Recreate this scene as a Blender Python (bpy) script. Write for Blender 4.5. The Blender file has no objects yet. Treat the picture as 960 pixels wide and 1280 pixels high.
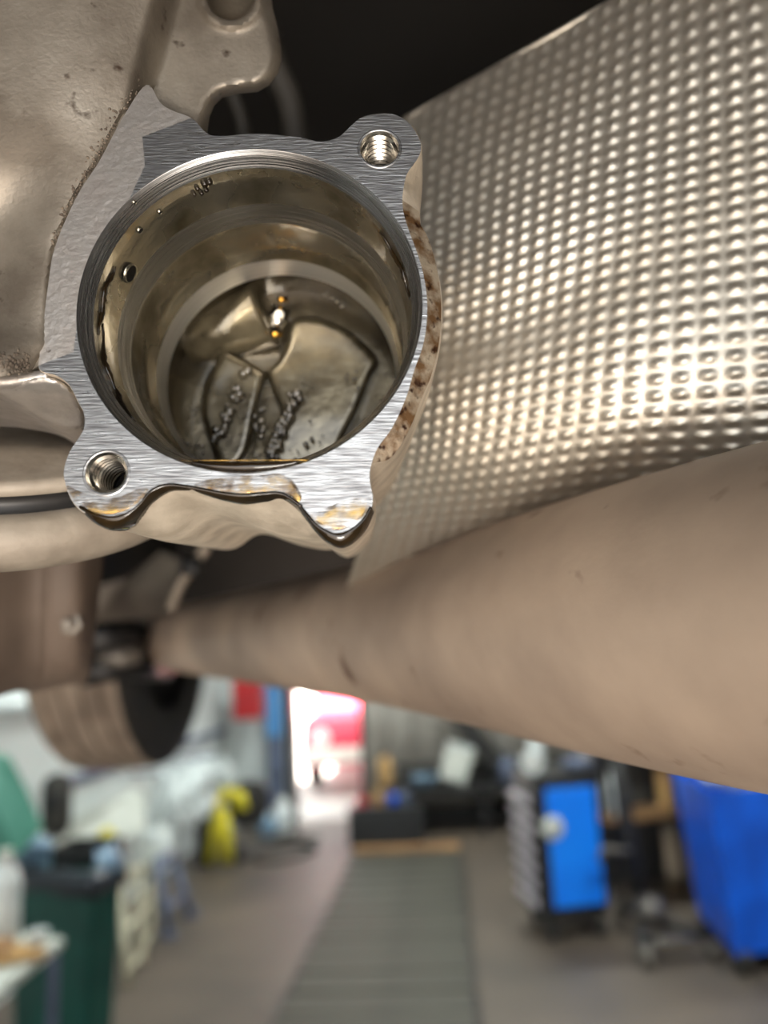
import bpy, bmesh, math, random
from mathutils import Vector, Matrix
from mathutils.geometry import delaunay_2d_cdt
random.seed(7)
C = bpy.context.scene.collection
SC = bpy.context.scene
PI = math.pi

# ------------------------------------------------------------------ camera
FPX = 930.0
PITCH, ROLL, CAMZ = math.radians(11.3), math.radians(3.0), 1.65
O = Vector((0, 0, CAMZ))
FW = Vector((0, math.cos(PITCH), math.sin(PITCH)))
_U0 = Vector((0, -math.sin(PITCH), math.cos(PITCH)))
_R0 = Vector((1, 0, 0))
RT = math.cos(ROLL) * _R0 - math.sin(ROLL) * _U0
UP = math.sin(ROLL) * _R0 + math.cos(ROLL) * _U0
cd = bpy.data.cameras.new('camera')
cam = bpy.data.objects.new('camera', cd); C.objects.link(cam)
m = Matrix((RT, UP, -FW)).transposed().to_4x4(); m.translation = O
cam.matrix_world = m
cd.sensor_fit = 'VERTICAL'; cd.sensor_height = 36.0; cd.lens = FPX / 1280 * 36.0
cd.clip_start = 0.01; cd.clip_end = 200
cd.dof.use_dof = True; cd.dof.focus_distance = 0.172; cd.dof.aperture_fstop = 6.2
SC.camera = cam

# ------------------------------------------------------------------ world, sun, added unseen lights, exposure
w = bpy.data.worlds.new('sky'); SC.world = w; w.use_nodes = True
bg = w.node_tree.nodes['Background']
bg.inputs[0].default_value = (0.93, 0.97, 1.0, 1); bg.inputs[1].default_value = 4.2
sl = bpy.data.lights.new('sun', 'SUN'); sl.energy = 92.0; sl.angle = 0.01; sl.color = (1.0, 0.94, 0.86)
so = bpy.data.objects.new('sun', sl); C.objects.link(so)
so.rotation_euler = Vector((0.10, 1.0, -1.5)).to_track_quat('-Z', 'Y').to_euler()
for (lx, ly, le) in ((-1.5, 3.0, 85), (2.3, 2.5, 150), (0.7, 5.9, 150)):  # unseen lights, added to brighten the background and tool cart
    l = bpy.data.lights.new('added_ceiling_light', 'AREA'); l.shape = 'RECTANGLE'; l.size = 1.4; l.size_y = 0.3
    l.energy = le; l.color = (0.93, 1.0, 0.96)
    lo = bpy.data.objects.new('added_ceiling_light', l); C.objects.link(lo); lo.location = (lx, ly, 3.9)
# added fill light, unseen below the lens, to brighten housing and bore
l = bpy.data.lights.new('added_fill_light', 'AREA'); l.shape = 'RECTANGLE'; l.size = 0.16; l.size_y = 0.05
l.energy = 0.13; l.spread = math.radians(45); l.color = (1.0, 0.95, 0.87)
lo = bpy.data.objects.new('added_fill_light', l); C.objects.link(lo); lo.location = (0.0, -0.16, 1.47)
lo.rotation_euler = (Vector((-0.03, 0.20, 1.73)) - Vector(lo.location)).to_track_quat('-Z', 'Y').to_euler()
SC.view_settings.view_transform = 'Standard'; SC.view_settings.look = 'None'
SC.view_settings.gamma = 1.0; SC.view_settings.use_curve_mapping = False
SC.view_settings.exposure = 0.0

# ------------------------------------------------------------------ helpers
def ray(x, y): return (x - 480) / FPX * RT - (y - 640) / FPX * UP + FW
def at(x, y, Z): return O + Z * ray(x, y)
def fl(x, y, z=0.0):
    r = ray(x, y); return O + r * ((z - CAMZ) / r.z)
def yp(x, y, Y):
    r = ray(x, y); return O + r * (Y / r.y)
PSI = math.radians(3.7)
def rm(u, v, z=0.0): return Vector((u * math.cos(PSI) + v * math.sin(PSI), -u * math.sin(PSI) + v * math.cos(PSI), z))
def inv(p): return (p.x * math.cos(PSI) - p.y * math.sin(PSI), p.x * math.sin(PSI) + p.y * math.cos(PSI), p.z)

def lin(c): return tuple(((x / 255) / 12.92 if x <= 10 else ((x / 255 + .055) / 1.055) ** 2.4) for x in c)

def mat(name, col, rough=0.5, metal=0.0, col2=None, scale=20.0, fac=(0.35, 0.65), bump=0.0, bscale=None, stretch=(1, 1, 1),
        spec=0.5, coat=0.0, trans=0.0, ior=1.5, rvar=0.0, stain=None, aniso=0.0, emit=None, detail=6, bdist=0.001):
    mt = bpy.data.materials.new(name); mt.use_nodes = True
    nt = mt.node_tree; b = nt.nodes['Principled BSDF']
    b.inputs['Base Color'].default_value = (*lin(col), 1); b.inputs['Roughness'].default_value = rough
    b.inputs['Metallic'].default_value = metal; b.inputs['Specular IOR Level'].default_value = spec
    b.inputs['Coat Weight'].default_value = coat; b.inputs['Coat Roughness'].default_value = 0.05
    b.inputs['Transmission Weight'].default_value = trans; b.inputs['IOR'].default_value = ior
    b.inputs['Anisotropic'].default_value = aniso
    if emit:
        b.inputs['Emission Color'].default_value = (*lin(col), 1); b.inputs['Emission Strength'].default_value = emit
    tc = nt.nodes.new('ShaderNodeTexCoord'); mp = nt.nodes.new('ShaderNodeMapping')
    mp.inputs['Scale'].default_value = stretch
    nt.links.new(tc.outputs['Object'], mp.inputs['Vector'])
    def noise(sc, det=detail):
        n = nt.nodes.new('ShaderNodeTexNoise'); n.inputs['Scale'].default_value = sc; n.inputs['Detail'].default_value = det
        nt.links.new(mp.outputs['Vector'], n.inputs['Vector']); return n
    last = None
    if col2:
        n = noise(scale); r = nt.nodes.new('ShaderNodeMapRange')
        r.inputs['From Min'].default_value, r.inputs['From Max'].default_value = fac
        nt.links.new(n.outputs['Fac'], r.inputs['Value'])
        mx = nt.nodes.new('ShaderNodeMix'); mx.data_type = 'RGBA'
        mx.inputs[6].default_value = (*lin(col), 1); mx.inputs[7].default_value = (*lin(col2), 1)
        nt.links.new(r.outputs['Result'], mx.inputs[0]); last = mx.outputs[2]
        if rvar:
            rr = nt.nodes.new('ShaderNodeMapRange'); rr.inputs['To Min'].default_value = rough; rr.inputs['To Max'].default_value = rough + rvar
            nt.links.new(r.outputs['Result'], rr.inputs['Value']); nt.links.new(rr.outputs['Result'], b.inputs['Roughness'])
    if stain:                                     # (colour, scale, from, to): sparse marks of their own
        sc_, ss, f0, f1 = stain
        n = noise(ss, 4); r = nt.nodes.new('ShaderNodeMapRange')
        r.inputs['From Min'].default_value = f0; r.inputs['From Max'].default_value = f1
        nt.links.new(n.outputs['Fac'], r.inputs['Value'])
        mx = nt.nodes.new('ShaderNodeMix'); mx.data_type = 'RGBA'
        if last: nt.links.new(last, mx.inputs[6])
        else: mx.inputs[6].default_value = (*lin(col), 1)
        mx.inputs[7].default_value = (*lin(sc_), 1)
        nt.links.new(r.outputs['Result'], mx.inputs[0]); last = mx.outputs[2]
    if last: nt.links.new(last, b.inputs['Base Color'])
    if bump:
        n = noise(bscale or scale * 3); bp = nt.nodes.new('ShaderNodeBump')
        bp.inputs['Strength'].default_value = bump; bp.inputs['Distance'].default_value = bdist
        nt.links.new(n.outputs['Fac'], bp.inputs['Height']); nt.links.new(bp.outputs['Normal'], b.inputs['Normal'])
    return mt

def thing(name, label, cat, loc=(0, 0, 0), rotz=0.0, group=None, kind=None, mw=None):
    o = bpy.data.objects.new(name, None); C.objects.link(o); o.empty_display_size = 0.05
    o.matrix_world = mw if mw is not None else Matrix.Translation(Vector(loc)) @ Matrix.Rotation(rotz, 4, 'Z')
    o['label'] = label; o['category'] = cat
    if group: o['group'] = group
    if kind: o['kind'] = kind
    return o
def tag(o, label, cat, group=None, kind=None):
    o['label'] = label; o['category'] = cat
    if group: o['group'] = group
    if kind: o['kind'] = kind
    return o
def struct(o): o['kind'] = 'structure'; return o
def mesh(name, vs, fs, mt, parent=None, smooth=True, world=False, recalc=True, auto=None):
    me = bpy.data.meshes.new(name)
    if world and parent is not None:
        root = parent
        mwi = root.matrix_world.inverted() if root.parent is None else (root.parent.matrix_world @ root.matrix_basis).inverted()
        vs = [mwi @ Vector(v) for v in vs]
    me.from_pydata([tuple(v) for v in vs], [], fs)
    if recalc:
        bm = bmesh.new(); bm.from_mesh(me); bmesh.ops.recalc_face_normals(bm, faces=bm.faces); bm.to_mesh(me); bm.free()
    for p in me.polygons: p.use_smooth = smooth
    if mt: me.materials.append(mt)
    o = bpy.data.objects.new(name, me); C.objects.link(o)
    if parent is not None: o.parent = parent
    if auto is not None and smooth:
        bm = bmesh.new(); bm.from_mesh(me)
        for e in bm.edges:
            if len(e.link_faces) == 2 and e.calc_face_angle(0) > auto: e.smooth = False
        bm.to_mesh(me); bm.free()
    return o
class MB:
    def __init__(s): s.v = []; s.f = []
    def add(s, vs, fs):
        k = len(s.v); s.v += [Vector(v) for v in vs]; s.f += [tuple(i + k for i in f) for f in fs]; return s
    def box(s, c, d, rot=None, b=0.0):
        bm = bmesh.new(); bmesh.ops.create_cube(bm, size=1.0)
        for v in bm.verts: v.co = Vector((v.co.x * d[0], v.co.y * d[1], v.co.z * d[2]))
        if b: bmesh.ops.bevel(bm, geom=bm.edges[:], offset=b, segments=2, affect='EDGES', profile=0.5)
        M = Matrix.Translation(Vector(c)) @ (rot.to_4x4() if rot else Matrix())
        bm.verts.index_update()
        s.add([M @ v.co for v in bm.verts], [[v.index for v in f.verts] for f in bm.faces]); bm.free(); return s
    def tube(s, pts, rad, n=12, cap=True):
        pts = [Vector(p) for p in pts]; N = len(pts)
        rad = rad if isinstance(rad, (list, tuple)) else [rad] * N
        t = (pts[1] - pts[0]).normalized(); a = t.orthogonal().normalized(); vs = []
        for i, p in enumerate(pts):
            t = (pts[min(i + 1, N - 1)] - pts[max(i - 1, 0)]).normalized()
            a = (a - t * a.dot(t)).normalized(); b = t.cross(a)
            vs += [p + rad[i] * (math.cos(2 * PI * k / n) * a + math.sin(2 * PI * k / n) * b) for k in range(n)]
        fs = [(i * n + k, i * n + (k + 1) % n, (i + 1) * n + (k + 1) % n, (i + 1) * n + k) for i in range(N - 1) for k in range(n)]
        if cap: fs += [tuple(range(n))[::-1], tuple((N - 1) * n + k for k in range(n))]
        return s.add(vs, fs)
    def lathe(s, prof, n=48, M=None, closed=False):
        M = M or Matrix(); vs = []
        for r, z in prof: vs += [M @ Vector((r * math.cos(2 * PI * k / n), r * math.sin(2 * PI * k / n), z)) for k in range(n)]
        P = len(prof)
        fs = [(i * n + k, i * n + (k + 1) % n, ((i + 1) % P) * n + (k + 1) % n, ((i + 1) % P) * n + k) for i in range(P if closed else P - 1) for k in range(n)]
        return s.add(vs, fs)
    def build(s, name, mt, parent=None, **k): return mesh(name, s.v, s.f, mt, parent, **k)
def axM(p, d, x=None):
    d = Vector(d).normalized(); x = (Vector(x) - d * d.dot(Vector(x))).normalized() if x is not None else d.orthogonal().normalized()
    M = Matrix((x, d.cross(x), d)).transposed().to_4x4(); M.translation = Vector(p); return M
def catmull(P, sub, closed=True):
    out = []; n = len(P)
    for i in range(n if closed else n - 1):
        p0, p1, p2, p3 = [P[j % n] if closed else P[max(0, min(n - 1, j))] for j in (i - 1, i, i + 1, i + 2)]
        for k in range(sub):
            t = k / sub
            out.append(tuple(0.5 * (2 * b + (c - a) * t + (2 * a - 5 * b + 4 * c - d) * t * t + (3 * b - a - 3 * c + d) * t ** 3) for a, b, c, d in zip(p0, p1, p2, p3)))
    if not closed: out.append(tuple(P[-1]))
    return out
def seg_dist(p, a, b):
    ax, ay = a; bx, by = b; dx, dy = bx - ax, by - ay; L = dx * dx + dy * dy
    t = 0 if L == 0 else max(0, min(1, ((p[0] - ax) * dx + (p[1] - ay) * dy) / L))
    return math.hypot(p[0] - ax - t * dx, p[1] - ay - t * dy)
def poly_dist(p, P, closed=True):
    n = len(P); return min(seg_dist(p, P[i], P[(i + 1) % n]) for i in range(n if closed else n - 1))
def inside(p, P):
    r = False; n = len(P)
    for i in range(n):
        (x1, y1), (x2, y2) = P[i], P[(i + 1) % n]
        if (y1 > p[1]) != (y2 > p[1]) and p[0] < (x2 - x1) * (p[1] - y1) / (y2 - y1) + x1: r = not r
    return r
def cdt(outer, step, holes=(), rings=()):
    """triangulate a polygon with an interior grid; holes are cut out, rings only constrain"""
    pts = [Vector(p) for p in outer]; edges = [(i, (i + 1) % len(outer)) for i in range(len(outer))]
    for H in list(holes) + list(rings):
        k = len(pts); pts += [Vector(p) for p in H]; edges += [(k + i, k + (i + 1) % len(H)) for i in range(len(H))]
    x0, x1 = min(p[0] for p in outer), max(p[0] for p in outer); y0, y1 = min(p[1] for p in outer), max(p[1] for p in outer)
    y = y0 + step / 2; row = 0
    while y < y1:
        x = x0 + step / 2 + (step / 2 if row % 2 else 0)
        while x < x1:
            q = (x, y)
            if inside(q, outer) and poly_dist(q, outer) > step * .45 and not any(inside(q, H) or poly_dist(q, H) < step * .3 for H in holes) and not any(poly_dist(q, H) < step * .3 for H in rings):
                pts.append(Vector(q))
            x += step
        y += step * .87; row += 1
    V, E, F = delaunay_2d_cdt(pts, edges, [], 0, 1e-7)[:3]
    V = [(v.x, v.y) for v in V]; out = []
    for f in F:
        c = (sum(V[i][0] for i in f) / len(f), sum(V[i][1] for i in f) / len(f))
        if inside(c, outer) and not any(inside(c, H) for H in holes): out.append(tuple(f))
    return V, out
def boundary(fs):
    cnt = {}
    for f in fs:
        for i in range(len(f)):
            a, b = f[i], f[(i + 1) % len(f)]; cnt[(a, b)] = 1
    return [(a, b) for (a, b) in cnt if (b, a) not in cnt]
def sm(a, b, x):
    t = max(0, min(1, (x - a) / (b - a))); return t * t * (3 - 2 * t)

# ------------------------------------------------------------------ materials
M = {}
M['machined'] = mat('machined_aluminium', (192, 191, 190), 0.27, 1.0, (126, 125, 126), 900, bump=0.3, bscale=2200, stretch=(.12, 1, .1), rvar=.16, bdist=.0004)
M['bore'] = mat('turned_aluminium', (190, 190, 189), 0.24, 1.0, (150, 150, 148), 160, bump=0.25, bscale=260, stretch=(.04, .04, 22), rvar=.12, bdist=.0006)
M['oiled_bore'] = mat('oil_wet_aluminium', (186, 180, 164), 0.18, .95, (108, 100, 80), 60, bump=0.35, bscale=120, rvar=.18, coat=.5, bdist=.0012)
M['cast'] = mat('cast_aluminium', (156, 148, 136), 0.48, 0.7, (108, 100, 90), 45, bump=0.16, bscale=900, rvar=.2, stain=((62, 48, 38), 140, .66, .74), bdist=.0012)
M['cast_flat'] = mat('clean_cast_aluminium', (192, 187, 182), 0.36, 0.85, (160, 154, 149), 120, bump=0.3, bscale=600, rvar=.16, stain=((70, 58, 50), 260, .70, .76), bdist=.0006)
M['cast_wall'] = mat('cast_side_wall', (206, 194, 176), 0.5, 0.45, (174, 162, 145), 130, bump=0.35, bscale=500, bdist=.0006)
M['stained'] = mat('oil_stained_rim', (178, 164, 144), 0.3, 0.6, (112, 84, 56), 260, fac=(.42, .62), bump=0.5, bscale=600, coat=.4, stain=((52, 28, 14), 420, .56, .66), bdist=.0008)
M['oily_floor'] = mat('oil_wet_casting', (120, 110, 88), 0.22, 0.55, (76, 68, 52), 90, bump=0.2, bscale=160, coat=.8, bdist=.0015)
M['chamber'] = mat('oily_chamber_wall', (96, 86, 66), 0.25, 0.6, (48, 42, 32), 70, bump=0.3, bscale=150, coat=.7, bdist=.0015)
M['oil'] = mat('dark_oil', (22, 16, 9), 0.05, 0.0, (38, 28, 14), 120, spec=.5)
M['amber'] = mat('amber_oil', (176, 142, 70), 0.2, 0.6, (84, 58, 22), 200, spec=.4, coat=.25, bump=.1, bscale=160)
_nt = M['amber'].node_tree; _n = _nt.nodes.new('ShaderNodeTexNoise'); _n.inputs['Scale'].default_value = 240; _n.inputs['Detail'].default_value = 5
_tc = _nt.nodes.new('ShaderNodeTexCoord'); _nt.links.new(_tc.outputs['Object'], _n.inputs['Vector'])
_mr = _nt.nodes.new('ShaderNodeMapRange'); _mr.inputs['From Min'].default_value = .40; _mr.inputs['From Max'].default_value = .66; _mr.inputs['To Min'].default_value = .06; _mr.inputs['To Max'].default_value = .8
_nt.links.new(_n.outputs['Fac'], _mr.inputs['Value']); _nt.links.new(_mr.outputs['Result'], _nt.nodes['Principled BSDF'].inputs['Alpha'])
M['bubble'] = mat('oil_foam', (38, 32, 22), 0.03, 0.1, (84, 76, 60), 300, spec=.9, coat=1.0)
M['brass'] = mat('brass', (212, 164, 70), 0.25, 1.0, (170, 120, 50), 300)
M['steel'] = mat('steel', (190, 186, 178), 0.22, 1.0, (150, 146, 138), 200)
M['blackhole'] = mat('painted_hole_shade', (10, 8, 6), 0.75, 0.0, (18, 15, 10), 200, spec=.2)  # black colour stands in for the shade inside holes
M['shield'] = mat('embossed_aluminium', (226, 219, 206), 0.4, 0.9, (186, 178, 164), 14, bump=0.25, bscale=260, rvar=.14, bdist=.0006)
M['pipe'] = mat('rust_filmed_steel', (182, 162, 143), 0.55, 0.12, (122, 106, 95), 11, fac=(.35, .7), bump=0.2, bscale=240, stain=((96, 72, 58), 46, .64, .74), bdist=.0006)
M['coupling'] = mat('dusty_coupling', (160, 150, 136), 0.6, 0.2, (126, 116, 104), 60, bump=0.3, bscale=300, bdist=.0008)
M['plate'] = mat('brown_shield_plate', (110, 96, 85), 0.65, 0.1, (88, 76, 67), 20, bump=0.2, bscale=120)
M['under'] = mat('black_underbody', (26, 24, 22), 0.7, 0.0, (16, 15, 14), 6, bump=0.2, bscale=30)
M['tunnel'] = mat('dark_tunnel', (52, 46, 41), 0.65, 0.1, (34, 30, 27), 8, bump=0.2, bscale=40)
M['bracket'] = mat('grey_bracket', (128, 122, 114), 0.45, 0.5, (96, 90, 84), 30)
M['darkmetal'] = mat('dark_metal', (44, 43, 43), 0.45, 0.4, (28, 28, 29), 25)
M['hose'] = mat('dusty_rubber', (66, 63, 58), 0.6, 0.0, (44, 42, 39), 40)
M['tread'] = mat('dusty_tyre_tread', (160, 144, 128), 0.85, 0.0, (122, 108, 95), 18, bump=.3)
M['tyre'] = mat('tyre_rubber', (30, 29, 28), 0.7, 0.0, (44, 42, 40), 14)
M['floor'] = mat('workshop_concrete', (94, 82, 71), 0.55, 0.0, (66, 59, 52), 1.3, fac=(.3, .7), bump=.1, bscale=24, stain=((46, 42, 38), 2.4, .62, .74))
M['plank'] = mat('grey_green_planks', (70, 67, 57), 0.7, 0.0, (52, 50, 43), 3, stretch=(1, 6, 1), bump=.2)
M['white'] = mat('white_wall_paint', (206, 212, 210), 0.6, 0.0, (190, 196, 196), 1.2)
M['greywall'] = mat('grey_cladding', (206, 202, 194), 0.6, 0.0, (160, 152, 140), 1.6)
M['ceil'] = mat('ceiling_board', (170, 168, 160), 0.7, 0.0, (150, 148, 142), 1)
M['green'] = mat('green_plastic', (20, 84, 74), 0.42, 0.0, (16, 66, 60), 5)
M['greenlid'] = mat('worn_green_plastic', (52, 112, 96), 0.4, 0.0, (96, 150, 132), 5, fac=(.5, .7))
M['bag'] = mat('black_liner', (30, 34, 40), 0.3, 0.0, (56, 62, 72), 10)
M['blue'] = mat('blue_plastic', (4, 96, 226), 0.36, 0.0, (6, 72, 180), 4)
M['cartblue'] = mat('bright_blue_panel', (0, 130, 248), 0.4, 0.0, (0, 116, 236), 3)
M['black'] = mat('black_paint', (34, 35, 37), 0.42, 0.1, (24, 25, 26), 8)
M['cream'] = mat('cream_plastic', (206, 200, 176), 0.5, 0.0, (176, 168, 144), 6)
M['sheet'] = mat('off_white_sheet', (208, 210, 202), 0.5, 0.0, (180, 184, 176), 4)
M['clear'] = mat('milky_plastic', (226, 232, 232), 0.3, 0.0, (198, 206, 206), 6)
M['bluegrey'] = mat('blue_grey_steel', (98, 108, 134), 0.5, 0.1, (78, 86, 108), 6)
M['lightblue'] = mat('light_blue_bag', (92, 128, 158), 0.3, 0.0, (142, 166, 186), 18)
M['yellow'] = mat('yellow_plastic', (222, 208, 40), 0.45, 0.0, (190, 176, 30), 8)
M['carred'] = mat('overexposed_red_paint', (206, 62, 84), 0.35, 0.0, (196, 52, 74), 2)  # red shifted to pink, overexposed sunlight put into the colour
M['red'] = mat('red_paint', (188, 30, 34), 0.4, 0.0, (164, 24, 30), 5)
M['skyblue'] = mat('blue_paint', (90, 160, 222), 0.5, 0.0, (76, 146, 210), 3)
M['handle'] = mat('pale_handle', (236, 228, 238), 0.35, 0.4, (186, 180, 190), 8)
M['kraft'] = mat('cardboard', (188, 150, 96), 0.8, 0.0, (160, 124, 78), 6)
M['wood'] = mat('worktop_wood', (176, 136, 92), 0.6, 0.0, (140, 104, 70), 3, stretch=(1, 6, 1))
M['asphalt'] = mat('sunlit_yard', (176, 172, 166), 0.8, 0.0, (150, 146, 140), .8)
M['glass'] = mat('dark_glass', (40, 48, 56), 0.08, 0.0, (30, 36, 42), 2)
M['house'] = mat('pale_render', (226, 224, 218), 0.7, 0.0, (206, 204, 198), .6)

# ------------------------------------------------------------------ room shell
UL, UR, VB, VF, ZC = -2.42, 4.2, 8.3, -2.6, 4.1
def quad_slab(name, a, b, c, d, n, th, mt):       # four corners and a thickness along n
    n = Vector(n); vs = [a, b, c, d] + [Vector(p) + n * th for p in (a, b, c, d)]
    return struct(mesh(name, vs, [(0, 1, 2, 3), (7, 6, 5, 4), (0, 4, 5, 1), (1, 5, 6, 2), (2, 6, 7, 3), (3, 7, 4, 0)], mt, smooth=False))
quad_slab('floor', rm(UL - .2, VF - 6), rm(UR + .2, VF - 6), rm(UR + .2, VB + .2), rm(UL - .2, VB + .2), (0, 0, -1), .2, M['floor'])
quad_slab('ceiling', rm(UL - .2, VF, ZC), rm(UR + .2, VF, ZC), rm(UR + .2, VB + .2, ZC), rm(UL - .2, VB + .2, ZC), (0, 0, 1), .2, M['ceil'])
nl = rm(-1, 0)
quad_slab('wall_left', rm(UL, VF), rm(UL, VB), rm(UL, VB, ZC), rm(UL, VF, ZC), nl, .2, M['white'])
quad_slab('wall_right', rm(UR, VF), rm(UR, VB), rm(UR, VB, ZC), rm(UR, VF, ZC), -nl, .2, M['greywall'])
nb = rm(0, 1)
DL, DR, DH = -1.63, -0.92, 2.5                      # the open back doorway
def wall_seg(name, u0, u1, z0, z1, mt): return quad_slab(name, rm(u0, VB, z0), rm(u1, VB, z0), rm(u1, VB, z1), rm(u0, VB, z1), nb, .2, mt)
wall_seg('wall_back_left', UL, DL, 0, ZC, M['white'])
wall_seg('wall_back_above_door', DL, DR, DH, ZC, M['greywall'])
wall_seg('wall_back_right', DR, UR, 0, ZC, M['greywall'])
# front: unseen wall behind the lens, its opening sized to set the light
quad_slab('wall_front_lintel', rm(-1.4, VF, 2.75), rm(1.5, VF, 2.75), rm(1.5, VF, ZC), rm(-1.4, VF, ZC), -nb, .2, M['greywall'])
quad_slab('wall_front_left', rm(UL - .2, VF, 0), rm(-1.4, VF, 0), rm(-1.4, VF, ZC), rm(UL - .2, VF, ZC), -nb, .2, M['greywall'])
quad_slab('wall_front_right', rm(1.5, VF, 0), rm(UR + .2, VF, 0), rm(UR + .2, VF, ZC), rm(1.5, VF, ZC), -nb, .2, M['greywall'])
# corrugated cladding panels on the back wall
vs, fs = [], []
N = 160
for i in range(N + 1):
    u = DR + .04 + (UR - DR - .06) * i / N
    d = .03 + .02 * math.sin(u * 21.0)
    for z in (0.02, 3.9): vs.append(rm(u, VB - d, z))
for i in range(N): fs.append((2 * i, 2 * i + 2, 2 * i + 3, 2 * i + 1))
o = struct(mesh('wall_back_cladding', vs, fs, M['greywall']))
sol = o.modifiers.new('thickness', 'SOLIDIFY'); sol.thickness = 0.008
# door frame: dark jamb and blue-painted post
def rbox(name, u0, u1, v0, v1, z0, z1, mt, parent=None, b=0.0):
    mb = MB(); mb.box(((u0 + u1) / 2, (v0 + v1) / 2, (z0 + z1) / 2), (u1 - u0, v1 - v0, z1 - z0), b=b)
    return mesh(name, [rm(*v) for v in mb.v], mb.f, mt, parent, smooth=False, world=parent is not None)
d1 = struct(rbox('door_1', DL - .08, DL, VB - .06, VB + .2, 0, DH, M['black'], b=.006))
rbox('door_jamb', DR, DR + .05, VB - .06, VB + .2, 0, DH, M['black'], d1)
rbox('door_header', DL - .08, DR + .05, VB - .06, VB + .2, DH, DH + .08, M['black'], d1)
p = rbox('wall_post', DL - .28, DL - .12, VB - .12, VB, 0, 2.6, M['bluegrey'], b=.01)
struct(p); p.name = 'trim_1'
o = struct(rbox('trim_2', DL - .275, DL - .125, VB - .135, VB - .12, .92, 2.5, M['skyblue']))
# low rail along the left wall
o = struct(rbox('trim_3', UL, UL + .05, 4.6, VB, .98, 1.03, M['bluegrey']))
# yard outside
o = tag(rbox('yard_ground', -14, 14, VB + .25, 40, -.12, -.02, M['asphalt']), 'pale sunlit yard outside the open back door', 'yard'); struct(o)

# pit cover of cross planks, let into the floor
pc = thing('pit_cover', 'long strip of grey green boards covering the inspection pit', 'pit cover', rm(-.41, 4.4, 0), -PSI)
pm = None; pv = .19
for i in range(20):
    v = 2.05 + i * .245
    k = MB(); k.box((0, 0, 0), (.93, .224, .03), b=.008)
    if pm is None:
        o = k.build('plank', M['plank'], pc, smooth=False); pm = o
    else:
        o = pm.copy(); C.objects.link(o); o.parent = pc
    o.location = (random.uniform(-.006, .006), v - 4.4, .012 + random.uniform(-.004, .004)); o.rotation_euler = (0, 0, random.uniform(-.006, .006))
k = MB(); k.box((0, 2.62, .02), (.93, .10, .04), b=.006); k.build('end_sill', M['wood'], pc, smooth=False)
for s in (-1, 1):
    k = MB(); k.box((s * .475, 0, .012), (.02, 5.1, .024), b=.004); k.build('edge_strip', M['darkmetal'], pc, smooth=False)

# ------------------------------------------------------------------ red car and house in the yard
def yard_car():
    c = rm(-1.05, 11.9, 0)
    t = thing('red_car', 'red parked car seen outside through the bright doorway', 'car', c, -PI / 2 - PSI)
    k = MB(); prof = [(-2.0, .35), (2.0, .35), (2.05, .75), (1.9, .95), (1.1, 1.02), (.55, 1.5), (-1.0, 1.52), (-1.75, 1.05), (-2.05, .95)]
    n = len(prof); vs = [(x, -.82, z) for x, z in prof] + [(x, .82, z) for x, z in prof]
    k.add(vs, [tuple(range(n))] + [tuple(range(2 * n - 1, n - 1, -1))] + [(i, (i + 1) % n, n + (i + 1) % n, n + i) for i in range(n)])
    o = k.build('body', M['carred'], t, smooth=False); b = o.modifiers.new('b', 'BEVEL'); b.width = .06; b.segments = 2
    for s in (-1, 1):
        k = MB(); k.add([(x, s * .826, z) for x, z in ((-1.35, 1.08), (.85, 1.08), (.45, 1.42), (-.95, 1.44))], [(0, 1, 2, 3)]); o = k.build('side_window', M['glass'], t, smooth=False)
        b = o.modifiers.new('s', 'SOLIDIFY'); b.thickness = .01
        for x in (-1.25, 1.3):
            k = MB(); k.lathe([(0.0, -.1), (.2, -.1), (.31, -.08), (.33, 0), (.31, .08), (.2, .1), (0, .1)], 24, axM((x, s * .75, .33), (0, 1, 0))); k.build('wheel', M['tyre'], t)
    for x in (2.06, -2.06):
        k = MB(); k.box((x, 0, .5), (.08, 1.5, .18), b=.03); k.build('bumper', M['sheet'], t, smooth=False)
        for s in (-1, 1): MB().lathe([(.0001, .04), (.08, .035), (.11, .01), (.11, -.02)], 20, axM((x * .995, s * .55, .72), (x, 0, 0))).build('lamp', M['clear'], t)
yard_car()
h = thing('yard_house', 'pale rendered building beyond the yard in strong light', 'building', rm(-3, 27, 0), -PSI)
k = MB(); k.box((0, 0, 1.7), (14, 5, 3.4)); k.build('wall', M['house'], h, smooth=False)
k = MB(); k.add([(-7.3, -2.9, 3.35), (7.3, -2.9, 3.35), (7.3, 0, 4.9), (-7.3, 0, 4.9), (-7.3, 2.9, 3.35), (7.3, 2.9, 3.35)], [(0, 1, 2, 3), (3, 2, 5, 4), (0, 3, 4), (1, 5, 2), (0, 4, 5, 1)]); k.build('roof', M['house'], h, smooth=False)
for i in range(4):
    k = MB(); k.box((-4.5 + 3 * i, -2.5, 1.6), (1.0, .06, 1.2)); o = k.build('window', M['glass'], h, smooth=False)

# ------------------------------------------------------------------ the opened gear housing (in focus)
C0 = at(311.6, 380.5, 0.165)
AX = (0.01275 * RT - 0.18364 * UP + FW).normalized()
HM = axM(C0, -AX, RT); HI = HM.inverted()
def hl(px, py, t):
    r = ray(px, py); return HI @ (O + r * ((C0 + t * AX - O).dot(AX) / r.dot(AX)))
hs = thing('gear_housing', 'opened cast aluminium gear housing with round oily bore and bolt lugs', 'gear housing', mw=HM)
R0_ = 0.03844
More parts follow.
